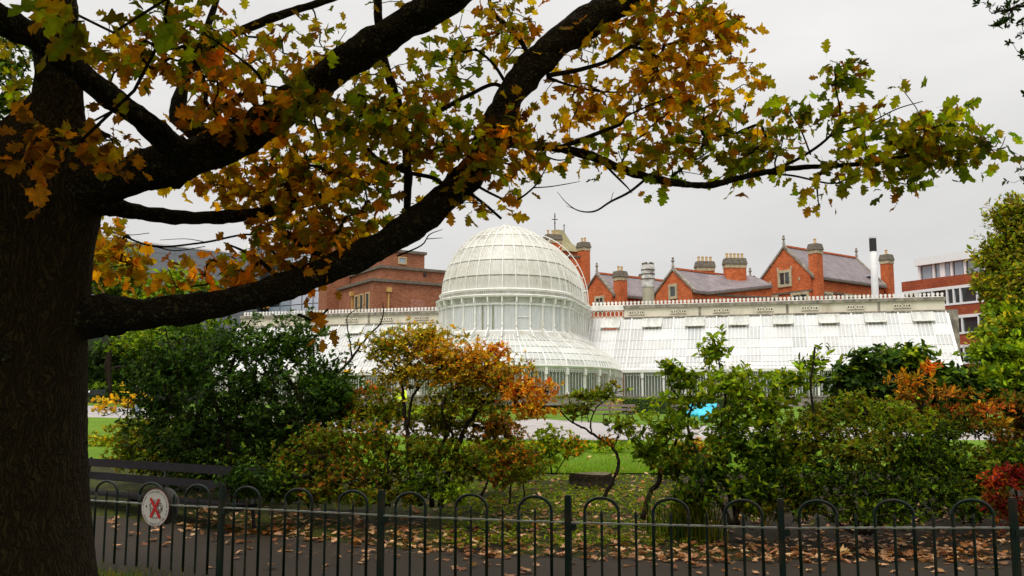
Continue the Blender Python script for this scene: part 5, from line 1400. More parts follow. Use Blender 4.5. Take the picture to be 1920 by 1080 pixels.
# orange maple right
root, nd = plant('orange_maple', 'layered orange-leaved maple left of the right-hand trees', 'tree', base(1760,950), [
  ([(1760,960,12.5),(1765,890,12.6),(1780,820,12.6),(1800,770,12.6)],.03,.010), ([(1764,900,12.6),(1740,830,12.6),(1725,760,12.6)],.02,.007), ([(1780,820,12.6),(1830,790,12.5),(1870,780,12.4)],.012,.005)])
foliage(root, [(1712,712,44,20,12.7,['orange','olive']),(1700,740,30,16,12.6,['orange','olive','brown']),(1742,688,26,13,12.7,['redor','orange']),(1780,738,66,13,12.6,['orange','brown','olive']),(1835,766,60,13,12.5,['orange','redor','brown']),(1760,770,90,18,12.6,['olive','brown','dark']),(1870,795,34,14,12.4,['orange','yellow','olive']),(1830,800,66,18,12.4,['brown','olive','dark']),(1770,800,80,20,12.5,['olive','dark','mid']),(1740,850,50,40,12.4,['dark','mid','olive'])], 800, 'narrow', .085, 6, 'leaf', 43, nd, up=.35)
root, nd = plant('laurel_shrub', 'plain dark green shrub under the orange maple', 'shrub', base(1830,960), [
  ([(1830,965,11.8),(1825,910,11.9),(1810,850,12)],.02,.008), ([(1835,965,11.8),(1860,900,11.9),(1880,860,12)],.02,.008)])
foliage(root, [(1800,880,55,45,12,['dark','mid']),(1850,910,60,45,11.8,['dark','mid','olive']),(1900,870,40,50,12,['dark','mid']),(1830,950,70,26,11.6,['dark','mid'])], 900, 'small', .075, 6, 'leaf', 54, nd)
# red azalea lower right
root, nd = plant('red_azalea', 'deep red azalea in the lower right corner behind the last railing post', 'shrub', base(1900,1010), [
  ([(1900,1010,9.9),(1890,960,9.9),(1870,920,9.9)],.016,.006), ([(1905,1010,9.9),(1930,950,9.9),(1940,900,9.9)],.016,.006)])
foliage(root, [(1870,900,40,22,9.9,['red','redor']),(1905,890,34,20,9.9,['red']),(1860,940,34,20,9.9,['red','brown']),(1910,940,40,30,9.9,['red','red','brown']),(1950,920,40,40,9.9,['red']),(1900,980,36,20,9.9,['red','brown'])], 300, 'narrow', .075, 7, 'leaf', 44, nd)
root, nd = plant('dull_shrub', 'dull brown-green twiggy shrub at the right edge above the red azalea', 'shrub', base(1910,960), [
  ([(1910,960,12.8),(1900,880,12.8),(1890,800,12.8)],.02,.008), ([(1915,960,12.8),(1940,860,12.8),(1950,780,12.8)],.02,.008)])
foliage(root, [(1900,760,45,26,12.9,['dark','brown','olive']),(1890,830,45,34,12.8,['brown','olive','dark']),(1930,800,50,60,12.8,['dark','brown']),(1850,870,40,30,12.6,['olive','brown','mid']),(1920,870,50,40,12.7,['dark','brown'])], 1200, 'small', .07, 6, 'leaf', 45, nd)
# trees on the right
root, nd = plant('broadleaf_tree', 'tall yellow-green broadleaf tree rising past the office block', 'tree', base(1935,800), [
  ([(1950,812,34),(1945,700,34),(1940,600,34),(1935,500,34),(1930,420,34)],.28,.08), ([(1945,640,34),(1890,560,34),(1850,520,34)],.10,.03), ([(1942,600,34),(1990,520,34)],.1,.03)], stem_name='trunk')
foliage(root, [(1900,400,48,38,34,['olive','ygreen','light']),(1930,440,70,55,34,['olive','ygreen','mid']),(1880,480,60,45,34,['ygreen','olive','light']),(1860,530,40,34,34,['olive','mid','ygreen']),(1920,540,70,55,33,['mid','olive','ygreen']),(1990,480,80,90,35,['mid','olive']),(1880,585,44,26,33,['mid','light']),(1990,600,80,80,34,['mid','olive'])], 5200, 'oval', .20, 5, 'leaf', 46, nd, twig=.006, spread=.15, shell=.4)
root, nd = plant('lime_tree', 'rounded fresh green tree below the yellow-green one at the right edge', 'tree', base(1930,860), [
  ([(1935,870,22),(1930,780,22),(1920,700,22),(1910,640,22)],.14,.04), ([(1928,760,22),(1880,690,22),(1850,660,22)],.05,.02)], stem_name='trunk')
foliage(root, [(1890,620,60,38,22,['light','mid','ygreen']),(1860,660,44,34,21.5,['light','mid']),(1920,670,60,45,21.5,['light','mid','bright']),(1870,710,50,30,21,['mid','light']),(1920,730,60,40,21,['mid','dark']),(1960,640,60,60,22,['mid','light'])], 2200, 'oval', .17, 6, 'leaf', 47, nd, twig=.004, spread=.1)
root, nd = plant('overhanging_holm_oak', 'dark small-leaved branches hanging in from the top right corner', 'tree', (6.4, 10.5, 0), [
  ([(2150,1000,10.5),(2140,500,10.5),(2120,100,10.5),(2080,-150,10.5)],.22,.10), ([(2120,100,10.5),(2020,20,10.4),(1930,10,10.3),(1860,25,10.2)],.04,.008), ([(2130,250,10.5),(2010,200,10.4),(1925,175,10.3)],.03,.004), ([(2135,420,10.5),(2000,360,10.5),(1925,335,10.4)],.03,.004)], stem_name='trunk')
foliage(root, [(1900,15,50,36,10.3,'dark'),(1950,40,60,55,10.4,'dark'),(1870,45,26,20,10.2,'dark',.8),(1850,5,34,10,10.2,'dark',.7),(1890,78,18,8,10.2,'dark',.7),(1915,100,12,10,10.3,'dark',.7),(1925,178,16,16,10.3,'dark'),(1930,330,26,24,10.4,'dark'),(2010,100,80,120,10.5,'dark'),(2020,330,80,90,10.5,'dark'),(2060,-60,160,80,10.5,'dark')], 620, 'oval', .062, 6, 'leaf_glossy', 48, nd)
# trees far left
root, nd = plant('yellowing_conifer', 'soft green and yellow conifer behind the oak trunk, by the grey cladding', 'tree', base(200,740), [
  ([(205,742,60),(205,620,60),(205,520,60),(205,450,60)],.14,.04)], stem_name='trunk')
foliage(root, [(205,470,50,34,60,['ygreen','olive','yellow']),(250,500,36,40,59,['ygreen','mid','olive']),(210,530,80,50,59,['mid','olive','dark']),(160,500,50,60,60,['mid','olive']),(250,560,60,50,58,['mid','dark'])], 900, 'star', .42, 4, 'leaf', 49, nd, twig=.01, spread=.3)
root, nd = plant('green_lime', 'bright green young tree in front of the grey cladding above the low limb', 'tree', base(340,800), [
  ([(335,805,30),(335,700,30),(335,600,30),(332,520,30)],.12,.03), ([(335,620,30),(390,560,30),(400,530,30)],.04,.015)], stem_name='trunk')
foliage(root, [(325,510,26,20,30,['light','bright']),(350,535,40,24,30,['light','mid']),(300,545,36,22,30,['light','mid']),(400,540,34,24,30,['mid','light']),(440,510,22,30,30,['mid','dark']),(340,590,90,45,30,['mid','light']),(250,600,60,40,30,['mid','light'])], 700, 'oval', .19, 6, 'leaf', 50, nd, twig=.005, spread=.12)
root, nd = plant('dark_hedge_tree', 'dark evergreen mass behind the far left bench', 'tree', base(200,742), [
  ([(200,745,64),(200,690,64),(205,640,64)],.16,.06)], stem_name='trunk')
foliage(root, [(200,690,60,40,66,'dark'),(130,690,90,50,67,'dark'),(260,700,60,36,65,'dark'),(230,650,60,24,66,['dark','holly']),(340,700,60,40,64,'dark'),(200,728,80,12,64,['mid','dark'])], 1000, 'star', .5, 4, 'leaf', 51, nd, twig=.01, spread=.3)
root, nd = plant('background_tree', 'leafy tree high behind the left edge of the oak trunk', 'tree', base(-20,840), [
  ([(-60,842,24),(-50,500,24),(-30,200,24),(-10,100,24)],.3,.1)], stem_name='trunk')
foliage(root, [(10,120,60,50,24,['mid','dark']),(20,190,40,36,24,['mid','dark']),(-50,150,90,90,24,['mid','dark']),(15,60,50,50,24,['mid','olive'])], 500, 'oval', .17, 6, 'leaf', 52, nd, twig=.004, spread=.1)
# bare branch against the left wing
root, nd = plant('bare_sapling', 'nearly leafless forked branch standing against the left wing roof', 'tree', base(600,900), [
  ([(590,905,15),(600,780,15),(620,715,15),(645,690,15),(668,660,15),(690,630,15),(712,608,15),(719,585,15),(718,568,15)],.03,.006), ([(660,672,15),(656,640,15),(651,610,15),(652,592,15),(668,580,15),(686,570,15)],.014,.003)])
foliage(root, [(640,678,14,8,15,['brown']),(655,640,6,6,15,'brown')], 8, 'oval', .06, 2, 'leaf', 53, nd)

# low planting
def cover(name, label, cat, pix, n, leaf, size, pal, seed, rad=.25, h=.25, mat='leaf', per=6, kind='stuff'):
    """Low ground planting: tufts of leaves standing on the ground around given spots."""
    r = np.random.default_rng(seed); spots = np.array([[*G(*p)] for p in pix])
    c = spots[r.integers(0, len(spots), n)] + np.c_[r.normal(0, rad, n), r.normal(0, rad, n), np.zeros(n)]
    c[:,2] = terr(c[:,0], c[:,1]) + r.uniform(.02, h, n)
    pos = np.repeat(c, per, 0); N = len(pos); ld = r.normal(0, 1, (N,3)); ld[:,2] = np.abs(ld[:,2])*.5; nr = r.normal(0, .4, (N,3)) + np.array([0,0,1])
    cc = pick(pal, N, r)
    o = link(name, leaves_mesh(name, pos, basis(ld, nr), size*r.uniform(.6, 1.2, N), leaf_tmpl(leaf), cc, cc*.85), M[mat], None, kind)
    return setp(o, label, cat)
cover('ground_cover', 'low leafy bedding plants along the near lawn edge', 'ground cover', [(x, y) for x in range(880, 1190, 22) for y in (840, 850)], 420, 'oval', .12, ['mid','light','mid'], 61, .25, .16)
cover('bedding_plants', 'pale green bedding plants and yellow flowers at the left lawn edge', 'bedding plants', [(x, 836+(x-165)*.05) for x in range(165, 260, 14)], 160, 'oval', .12, ['light','mid','yellow'], 62, .2, .25)
cover('moss_patches', 'moss and small weeds on the bare soil behind the railing', 'moss', [(x, y) for x in range(850, 1290, 30) for y in (900, 915, 930, 945, 960, 990, 1015)], 4200, 'small', .040, ['mid','olive','mid','light'], 63, .22, .05, per=5)
cover('border_plants', 'leafy border plants in the kerbed bed before the left wing', 'border plants', [(x, y) for x in range(640, 880, 24) for y in (778, 786)], 420, 'oval', .22, ['light','mid','bright'], 64, .7, .5)
cover('white_flowers', 'clump of white flowers at the end of the clipped hedge', 'flowers', [(1152,777),(1160,777)], 60, 'oval', .2, ['tan','light'], 65, .5, .9)
# kerb of that bed
k0, k1 = G(640, 792), G(872, 794)
kb = MB(); L = (k1-k0).length
for i in range(9):
    a, b = k0.lerp(k1, i/9), k0.lerp(k1, (i+.97)/9); dz = Vector((0,0,.16)); n = Vector((0,.18,0))
    kb.hexa([a, b, b+n, a+n, a+dz, b+dz, b+n+dz, a+n+dz])
setp(kb.build('bed_kerb', M['stone_dark']), kind='structure')
# clipped hedge
hp = P(1195, 772, 58); hz = float(terr(hp.x, 58))
hg = thing('clipped_hedge', (hp.x+1, 58, hz), 'low clipped box hedge beside the bench and glasshouse wall', 'hedge')
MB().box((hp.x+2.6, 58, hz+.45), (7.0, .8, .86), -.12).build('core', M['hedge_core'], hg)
r = np.random.default_rng(66); N = 2600
q = np.stack([r.uniform(-3.6, 3.6, N), r.uniform(-.45, .45, N), r.uniform(0, .95, N)], -1); fc = r.integers(0, 3, N); q[fc==0,1] = -.45; q[fc==1,2] = .93
co, si = math.cos(-.12), math.sin(-.12); pos = np.stack([hp.x+2.6+q[:,0]*co-q[:,1]*si, 58+q[:,0]*si+q[:,1]*co, hz+q[:,2]], -1)
cc = pick(['mid','dark','light'], N, r); link('foliage', leaves_mesh('foliage', pos, basis(r.normal(0,1,(N,3)), r.normal(0,1,(N,3))), .1*r.uniform(.6,1.2,N), leaf_tmpl('small'), cc, cc), M['leaf'], hg, 'stuff')
# planting seen through the lower glass
r = np.random.default_rng(67); N = 5200
s = r.uniform(8, 26, N); rr_ = r.uniform(5.6, 7.5, N); z = r.uniform(.2, 2.4, N)
pos = np.array([list(gs(a, b, c)) for a, b, c in zip(rr_, s, z)])
u = r.uniform(-24, 29, 4000); p2 = np.array([list(gh(a, VE - r.uniform(.4, 1.6), c)) for a, c in zip(u, r.uniform(.3, 2.4, 4000))])
p2 = p2[(np.abs(u) > 8)]; pos = np.vstack([pos, p2]); N = len(pos)
cc = pick(['mid','light','dark','olive','bright'], N, r)
o = link('indoor_plants', leaves_mesh('indoor_plants', pos, basis(r.normal(0,1,(N,3)), r.normal(0,1,(N,3))), .26*r.uniform(.6,1.3,N), leaf_tmpl('narrow'), cc, cc), M['leaf'], None, 'stuff')
setp(o, 'green plants growing inside the glasshouse behind its lower panes', 'plants')
# daylily clump
def blades(name, label, cat, c, n, h, w, pal, seed, spread, parent=None):
    r = np.random.default_rng(seed); V, F, C = [], [], []
    for i in range(n):
        a = r.uniform(0, 2*math.pi); L = h*r.uniform(.6, 1.2); lean = r.uniform(.25, 1.0); b = Vector(c) + Vector((r.normal(0, spread), r.normal(0, spread*.7), 0)); b.z = float(terr(b.x, b.y))
        d = Vector((math.cos(a), math.sin(a), 0)); sd = Vector((-d.y, d.x, 0)); k0 = len(V); col = pick(pal, 1, r)[0]
        for t in np.linspace(0, 1, 6):
            p = b + d*(lean*L*t*t*.8) + Vector((0,0,L*(t - .45*lean*t*t*t))); ww = w*(1-t)**.6*.5 + .0006
            V += [tuple(p-sd*ww), tuple(p+sd*ww)]; C += [col, col]
        F += [(k0+2*j, k0+2*j+1, k0+2*j+3, k0+2*j+2) for j in range(5)]
    o = link(name, fastmesh(name, np.array(V), np.array(F), np.array(C)), M['grass'], parent, 'stuff' if parent is not None or cat == 'grass' else None)
    if parent is None: setp(o, label, cat)
    return o
dl = thing('daylily_clump', base(1290,955), 'clump of arching strap leaves at the foot of the light green shrub', 'plant')
blades('foliage', None, None, P(1290, 955, 11.6), 320, .72, .016, ['mid','dark','olive'], 71, .20, dl)
b2 = G(1300, 950)
o = blades('grass_tuft', 'long grass at the foot of the oak beside the railing', 'grass', (-3.75, 9.35, 0), 240, .17, .005, ['mid','olive','dark'], 72, .30)
# mown grass of the near lawn
r = np.random.default_rng(73); N = 52000
t = r.uniform(0, 1, N)**1.7; s = r.uniform(.18, .80, N)
d1 = np.linspace(0, 1, len(lawn_near)); d2 = np.linspace(0, 1, len(path_near))
X = (1-t)*np.interp(s, d1, lawn_near[:,0]) + t*np.interp(s, d2, path_near[:,0]); Y = (1-t)*np.interp(s, d1, lawn_near[:,1]) + t*np.interp(s, d2, path_near[:,1])
pos = np.stack([X, Y, terr(X, Y)+.02], -1)
ld = np.stack([r.normal(0, .45, N), r.normal(0, .45, N), np.ones(N)], -1); nr = r.normal(0, 1, (N,3))
v = np.array([(0,.05,0),(0,-.05,0),(1,0,0)]); cc = np.array([.125,.225,.008])*r.uniform(.55, 1.4, (N,1))*r.uniform(.85, 1.15, (N,3))
o = link('lawn_grass', leaves_mesh('lawn_grass', pos, basis(ld, nr), .075*r.uniform(.5, 1.3, N), (v, np.array([(0,1,2)]), np.zeros(3)), cc), M['grass'], None, 'stuff')
setp(o, 'short bright green grass of the near lawn', 'grass')

# fallen leaves
FT = [oak_tmpl(300+i, True) for i in range(6)]
def lay(px_list, r):
    g = [G(*p) for p in px_list]; pos = np.array([list(q) for q in g]); N = len(pos)
    a = r.uniform(0, 2*math.pi, N); ld = np.stack([np.cos(a), np.sin(a), r.normal(0, .15, N)], -1); nr = r.normal(0, .28, (N,3)) + np.array([0,0,1])
    nr[r.uniform(0, 1, N) < .3] *= np.array([1,1,-1]); return pos, basis(ld, nr)
r = np.random.default_rng(81); fx = np.array([p[0] for p in walk_far]); fy = np.array([p[1] for p in walk_far])
pix = []
while len(pix) < 150:
    x = r.uniform(190, 1915); yedge = np.interp(x, [150,300,500,700,900,1200,1920], [964,982,1004,1022,1040,1048,1052])
    y = yedge + abs(r.normal(0, 1))*26 + 3
    if y < 1079: pix.append((x, y))
pos, R = lay(pix, r); pos[:,2] += .022; sz = .165*r.uniform(.55, 1.15, len(pos)); cols = pick(['tan','tan','tan','brown'], len(pos), r); ed = cols*.8
n0 = len(yield_obj)
single_leaves(None, pos, R, sz, FT, cols, ed, M['leaf_dry'], r, 30, 'fallen_leaf')
for o in yield_obj[n0:]:
    setp(o, 'tan fallen oak leaf lying on the dark asphalt walk', 'leaf', 'fallen leaves on the asphalt walk')
pix = []
while len(pix) < 1250:
    x = r.uniform(350, 1915); yedge = np.interp(x, [150,300,500,700,900,1200,1920], [964,982,1004,1022,1040,1048,1052])
    y = yedge - abs(r.normal(0, 1))*(r.choice([22, 70]) if x < 1320 else r.choice([20, 48])) + 5
    if y > 886: pix.append((x, y))
for i in range(90): pix.append((r.uniform(1000, 1280), r.uniform(848, 888)))
for i in range(320): pix.append((r.uniform(900, 1300), r.uniform(892, 1020)))
for i in range(110): pix.append((r.uniform(1300, 1915), r.uniform(960, 1045)))
pos, R = lay(pix, r); pos[:,2] += .03; N = len(pos)
cols = pick(['tan','tan','brown'], N, r); Vs, Fs, Cs, off = [], [], [], 0
for i, q in enumerate(np.array_split(np.arange(N), 6)):
    v, f, e = FT[i]; k = len(v); s = .165*r.uniform(.55, 1.15, len(q))
    Vs.append((pos[q][:,None] + s[:,None,None]*np.einsum('nij,kj->nki', R[q], v)).reshape(-1,3)); Fs.append((np.arange(len(q))[:,None,None]*k+f[None]).reshape(-1,3)+off); Cs.append(np.repeat(cols[q], k, 0)); off += len(q)*k
o = link('leaf_litter', fastmesh('leaf_litter', np.vstack(Vs), np.vstack(Fs), np.vstack(Cs)), M['leaf_dry'], None, 'stuff')
setp(o, 'scattered fallen leaves on the soil bed and lawn edge', 'leaf litter')
# twigs and chips on the soil
N = 900; g = np.array([list(G(r.uniform(500, 1915), r.uniform(925, 1048))) for _ in range(N)]); a = r.uniform(0, math.pi, N); L = r.uniform(.04, .22, N)
B_ = g + np.stack([np.cos(a)*L, np.sin(a)*L, r.uniform(0, .03, N)], -1); g[:,2] += .012; B_[:,2] += .012
o = link('twig_litter', prisms('twig_litter', g, B_, np.full(N, .003), np.full(N, .0015)), m_plain('dry_twig', (.20,.13,.08), .9, .4, 20), None, 'stuff')
setp(o, 'dry twigs and bark chips strewn over the soil bed', 'twig litter')
# ------------------------------------------------------------------ railing
rail = thing('bow_top_railing', (FENCE[1][0], FENCE[1][1], 0), 'dark green bow-topped iron railing along the walk', 'railing')
FC = [Vector(p) for p in FENCE]
def bar(mb, p, z0, z1, w, rz):
    mb.box((p.x, p.y, (z0+z1)/2), (w, w, z1-z0), rz)
for i in range(len(FC)-1):
    a, b = FC[i], FC[i+1]; d = (b-a); rz = math.atan2(d.y, d.x); dn = Vector((d.x, d.y, 0)).normalized()
    # post with weathered square top
    mb = MB(); mb.box((a.x, a.y, (a.z+.21)/2), (.050, .050, a.z+.21), rz); mb.box((a.x, a.y, a.z+.217), (.040,.040,.014), rz)
    post = mb.build('post', M['iron_green'], rail)
    mb = MB(); mb.box((a.x+dn.x*.03, a.y+dn.y*.03, a.z-.035), (.066,.072,.05), rz); mb.build('bracket', M['iron_green'], post)
    for z, nm, mt in ((0, 'top_rail', 'iron_rail'),):
        mb = MB(); n = Vector((-dn.y, dn.x, 0)); pa, pb = a+dn*.031, b-dn*.031; sag = .004*random.uniform(-1, 1)
        pts = []
        for t in (0, .25, .5, .75, 1):
            q = pa.lerp(pb, t); q.z += z + sag*math.sin(math.pi*t) + random.uniform(-.002, .002); pts.append(q)
        base_ = len(mb.v)
        for q in pts: mb.v += [tuple(q-n*.019+Vector((0,0,-.006))), tuple(q+n*.019+Vector((0,0,-.006))), tuple(q+n*.019+Vector((0,0,.006))), tuple(q-n*.019+Vector((0,0,.006)))]
        for j in range(4):
            for k in range(4): mb.f.append((base_+j*4+k, base_+j*4+(k+1)%4, base_+j*4+4+(k+1)%4, base_+j*4+4+k))
        mb.build(nm, M[mt], rail)
    for k in range(12):
        f = k/12; p = a.lerp(b, f)
        if k in (2, 4, 6, 8, 10):
            mb = MB(); tl = random.uniform(-.003,.003)
            mb.lathe((p.x, p.y, 0), [(.0115, -.1), (.0115, p.z+.065), (.0145, p.z+.072), (.0115, p.z+.082), (.002, p.z+.112)], 7); mb.build('spear_bar', M['iron_green'], rail, None, False)
        if k in (1, 5, 9):
            q = a.lerp(b, (k+2)/12); hw = (q-p).length/2; c = p.lerp(q, .5); ux = (q-p).normalized(); ux = Vector((ux.x, ux.y, 0))
            top = c.z + .205
            pts = [Vector((p.x, p.y, -.1)), Vector((p.x, p.y, p.z)), Vector((p.x, p.y, top-hw*.75))]
            for th in np.linspace(math.pi, 0, 13): pts.append(Vector((c.x, c.y, 0)) + ux*hw*math.cos(th) + Vector((0,0,top-hw*.75 + hw*.75*math.sin(th))))
            pts += [Vector((q.x, q.y, top-hw*.75)), Vector((q.x, q.y, q.z)), Vector((q.x, q.y, -.1))]
            mb = MB(); mb.tube(pts, .0135, 8); mb.build('hoop', M['iron_green'], rail, None, True)
# round signs on the railing
a, b = FC[1], FC[2]; dn = Vector((b.x-a.x, b.y-a.y, 0)).normalized(); nn = Vector((dn.y, -dn.x, 0))
if nn.y > 0: nn = -nn
sc_ = P(303, 952, 10.0)
tt_ = ((sc_.x-a.x)*dn.x + (sc_.y-a.y)*dn.y); on = a + dn*tt_
import bmesh
def disc(parent_name, centre, r, th, mat, nrm, label, cat):
    t = thing(parent_name, centre, label, cat); right = Vector((0,0,1)).cross(nrm).normalized(); up = Vector((0,0,1)); n = 40; mb = MB()
    for k, rr in ((0, r), (th, r)):
        for i in range(n):
            q = centre + right*rr*math.cos(2*math.pi*i/n) + up*rr*math.sin(2*math.pi*i/n) + nrm*k; mb.v.append(tuple(q))
    mb.f = [tuple(range(n))[::-1], tuple(range(n, 2*n))] + [(i, (i+1)%n, n+(i+1)%n, n+i) for i in range(n)]
    mb.build('plate', mat, t); return t, right, up
RAD = .185
# search the distance at which the disc centre falls on its pixel
sgn = on + nn*.035; sgn.z = P(303, 952, sgn.y).z
sign, sr, su = disc('round_sign', sgn, RAD, .004, M['sign_white'], nn, 'round white no-drinking notice with a red cross on the railing', 'sign')
rim = MB(); pts = [sgn + sr*RAD*math.cos(x) + su*RAD*math.sin(x) + nn*.003 for x in np.linspace(0, 2*math.pi, 41)]; rim.tube(pts, .0035, 5, False); rim.build('rim', m_plain('sign_rim', (.30,.10,.10), .5, .3, 9), sign)
TILT = math.radians(12)
def sgp(x, y, d=.006):
    c, s = math.cos(TILT), math.sin(TILT); return sgn + sr*(x*c - y*s) + su*(x*s + y*c) + nn*d
def letters(name, text, rad, a0, a1, size, flip, mat):
    """Text round a circle, angle in degrees from the right, as flat raised letters."""
    cu = bpy.data.curves.new('letter', 'FONT'); cu.size = size; cu.align_x = 'CENTER'; cu.resolution_u = 1
    ob = bpy.data.objects.new('letter', cu); COL.objects.link(ob); mb = MB()
    for i, ch in enumerate(text):
        if ch == ' ': continue
        cu.body = ch; me = ob.to_mesh(); an = math.radians(a0 + (a1-a0)*i/max(1, len(text)-1))
        rot = an - math.pi/2 if not flip else an + math.pi/2; c, s = math.cos(rot), math.sin(rot); bx, by = rad*math.cos(an), rad*math.sin(an)
        vv = [sgp(bx + v.co.x*c - v.co.y*s, by + v.co.x*s + v.co.y*c) for v in me.vertices]
        mb.add(vv, [tuple(p.vertices) for p in me.polygons]); ob.to_mesh_clear()
    bpy.data.objects.remove(ob); bpy.data.curves.remove(cu)
    return mb.build(name, mat, sign)
letters('lettering', 'IT IS AN OFFENCE TO DRINK ALCOHOL IN PUBLIC PLACES IN THIS AREA', .152, 186, -62, .025, False, M['sign_black'])
letters('penalty_lettering', 'MAXIMUM PENALTY £500', .174, 196, 288, .027, True, M['sign_black'])
jg = MB()
def line(pts, w=.0035): jg.tube([sgp(x, y, .006) for x, y in pts], w, 4)
line([(-.062,.045),(-.07,-.03),(-.058,-.085),(0,-.105),(.035,-.085)]); line([(.04,.03),(.045,-.07)]); line([(-.062,.045),(-.02,.062),(.04,.05)])
line([(.05,.03),(.085,.035),(.1,0),(.09,-.045),(.05,-.06)]); line([(.05,.015),(.075,.015),(.082,-.02),(.05,-.04)])
for y in (.01,-.02,-.05): line([(-.055,y),(-.03,y-.012),(-.045,y-.02)], .0025)
for x in (-.02, .0, .02, .035): line([(x,.07),(x+.008,.078)], .0025)
jg.build('jug_drawing', M['sign_black'], sign)
cr = MB()
for (x0, y0), (x1, y1) in (((-.075,-.085),(.075,.075)), ((-.04,.105),(.055,-.115))):
    d = Vector((x1-x0, y1-y0)).normalized()*.0; w = .015; L = math.hypot(x1-x0, y1-y0); ux, uy = (x1-x0)/L, (y1-y0)/L
    z0 = .0105 if x0 < -.05 else .0125
    cr.add([sgp(x0-uy*w, y0+ux*w, z0), sgp(x0+uy*w, y0-ux*w, z0), sgp(x1+uy*w, y1-ux*w, z0), sgp(x1-uy*w, y1+ux*w, z0)], [(0,1,2,3)])
cr.build('red_cross', M['sign_red'], sign)
for x, y in ((-.11,.035),(.085,-.03)):
    MB().lathe((0,0,0), [(.007,0),(.007,.006)], 8)
    mb = MB(); mb.tube([sgp(x, y, .005), sgp(x, y, .014)], .007, 8); mb.build('bolt', M['sign_black'], sign)
bc = on + dn*.07 - nn*.03; bc.z = sgn.z + .015
t_, _, _ = disc('sign_back', bc, RAD, .004, M['sign_back'], nn, 'grey metal back of a second round sign, behind the white notice', 'sign')

# ------------------------------------------------------------------ benches
def bench(name, label, a, b, zg, facing, wood, nleg=3, plaque=False, back_boards=2):
    """Park bench from plan point a to b; facing is the plan direction of the seat front."""
    t = thing(name, ((a[0]+b[0])/2, (a[1]+b[1])/2, zg), label, 'bench', 'park benches')
    A_, B_ = Vector((a[0], a[1], 0)), Vector((b[0], b[1], 0)); d = (B_-A_); L = d.length; d.normalize(); f = Vector((facing[0], facing[1], 0)); f = (f - d*f.dot(d)).normalized()
    def pt(s, q, z): p = A_ + d*s + f*q; return Vector((p.x, p.y, zg+z))
    def board(nm, q0, z0, q1, z1, th, s0=0.0, s1=None):
        s1 = L if s1 is None else s1; u = Vector((0,0,0)); n_ = (pt(0,q1,z1)-pt(0,q0,z0)).normalized(); m = d.cross(n_).normalized()*th/2
        mb = MB(); mb.hexa([pt(s0,q0,z0)-m, pt(s1,q0,z0)-m, pt(s1,q0,z0)+m, pt(s0,q0,z0)+m, pt(s0,q1,z1)-m, pt(s1,q1,z1)-m, pt(s1,q1,z1)+m, pt(s0,q1,z1)+m]); return mb.build(nm, wood, t)
    for k in range(4): board('seat_slat', .02+k*.115, .43-.0*k, .115+k*.115, .425+.006*k, .032)
    if back_boards == 2:
        board('back_slat', -.03, .58, -.055, .68, .03); bk = board('back_slat', -.075, .76, -.10, .87, .03)
    else:
        bk = board('back_slat', -.02, .50, -.10, .87, .03)
    for k in range(nleg):
        s = .12 + (L-.24)*k/(nleg-1); mb = MB()
        mb.tube([pt(s,.44,.40), pt(s,.46,.25), pt(s,.43,.10), pt(s,.48,.0)], [.026,.022,.022,.03], 6)
        mb.tube([pt(s,-.11,.89), pt(s,-.06,.60), pt(s,-.01,.42), pt(s,-.03,.22), pt(s,-.08,.0)], [.02,.024,.028,.024,.03], 6)
        mb.tube([pt(s,-.02,.40), pt(s,.22,.39), pt(s,.45,.40)], .022, 6); mb.build('leg', M['bench_iron'], t)
        if k in (0, nleg-1):
            mb = MB(); mb.tube(smoothpts([tuple(pt(s,-.06,.66)), tuple(pt(s,.08,.70)), tuple(pt(s,.28,.68)), tuple(pt(s,.42,.63)), tuple(pt(s,.47,.54)), tuple(pt(s,.42,.47)), tuple(pt(s,.44,.40))], 4), .02, 6); mb.build('armrest', M['bench_iron'], t)
    if plaque:
        s = L*.62; mb = MB(); q = [pt(s-.16,-.035,.68), pt(s+.16,-.035,.68), pt(s+.16,-.062,.80), pt(s-.16,-.062,.80)]; n = f*.02
        mb.hexa([v+n*.9 for v in q] + [v+n*1.4 for v in q]); mb.build('plaque', M['white_panel'], bk)
    return t
a, b = G(160, 962), G(486, 968)
a = P(150, 868, 14.6); b = P(486, 897, 12.0)
bench('park_bench', 'long dark slatted bench on the walk behind the round sign', (a.x, a.y), (b.x, b.y), 0.02, (-.65, -.76), M['bench_wood'], 3)
a, b = P(1098, 780, 47.0), P(1189, 790, 45.0); zb = float(terr((a.x+b.x)/2, 46))
bench('park_bench', 'weathered brown bench on the lawn by the park path, before the clipped hedge', (a.x, a.y), (b.x, b.y), zb, (-.4, -1), M['bench_wood_brown'], 3)
a, b = P(110, 757, 63), P(196, 757, 62); zb = float(terr((a.x+b.x)/2, 62.5))
bench('park_bench', 'dark green bench with a white plaque beside the oak trunk, far left', (a.x, a.y), (b.x, b.y), zb, (.1, -1), M['iron_green'], 3, True, 1)
a, b = P(1258, 790, 47), P(1348, 795, 45.5); zb = float(terr((a.x+b.x)/2, 46))
bench('park_bench', 'bench with a turquoise cloth over one end, seen through the light green shrub', (a.x, a.y), (b.x, b.y), zb, (-.4, -1), M['bench_wood_brown'], 3)
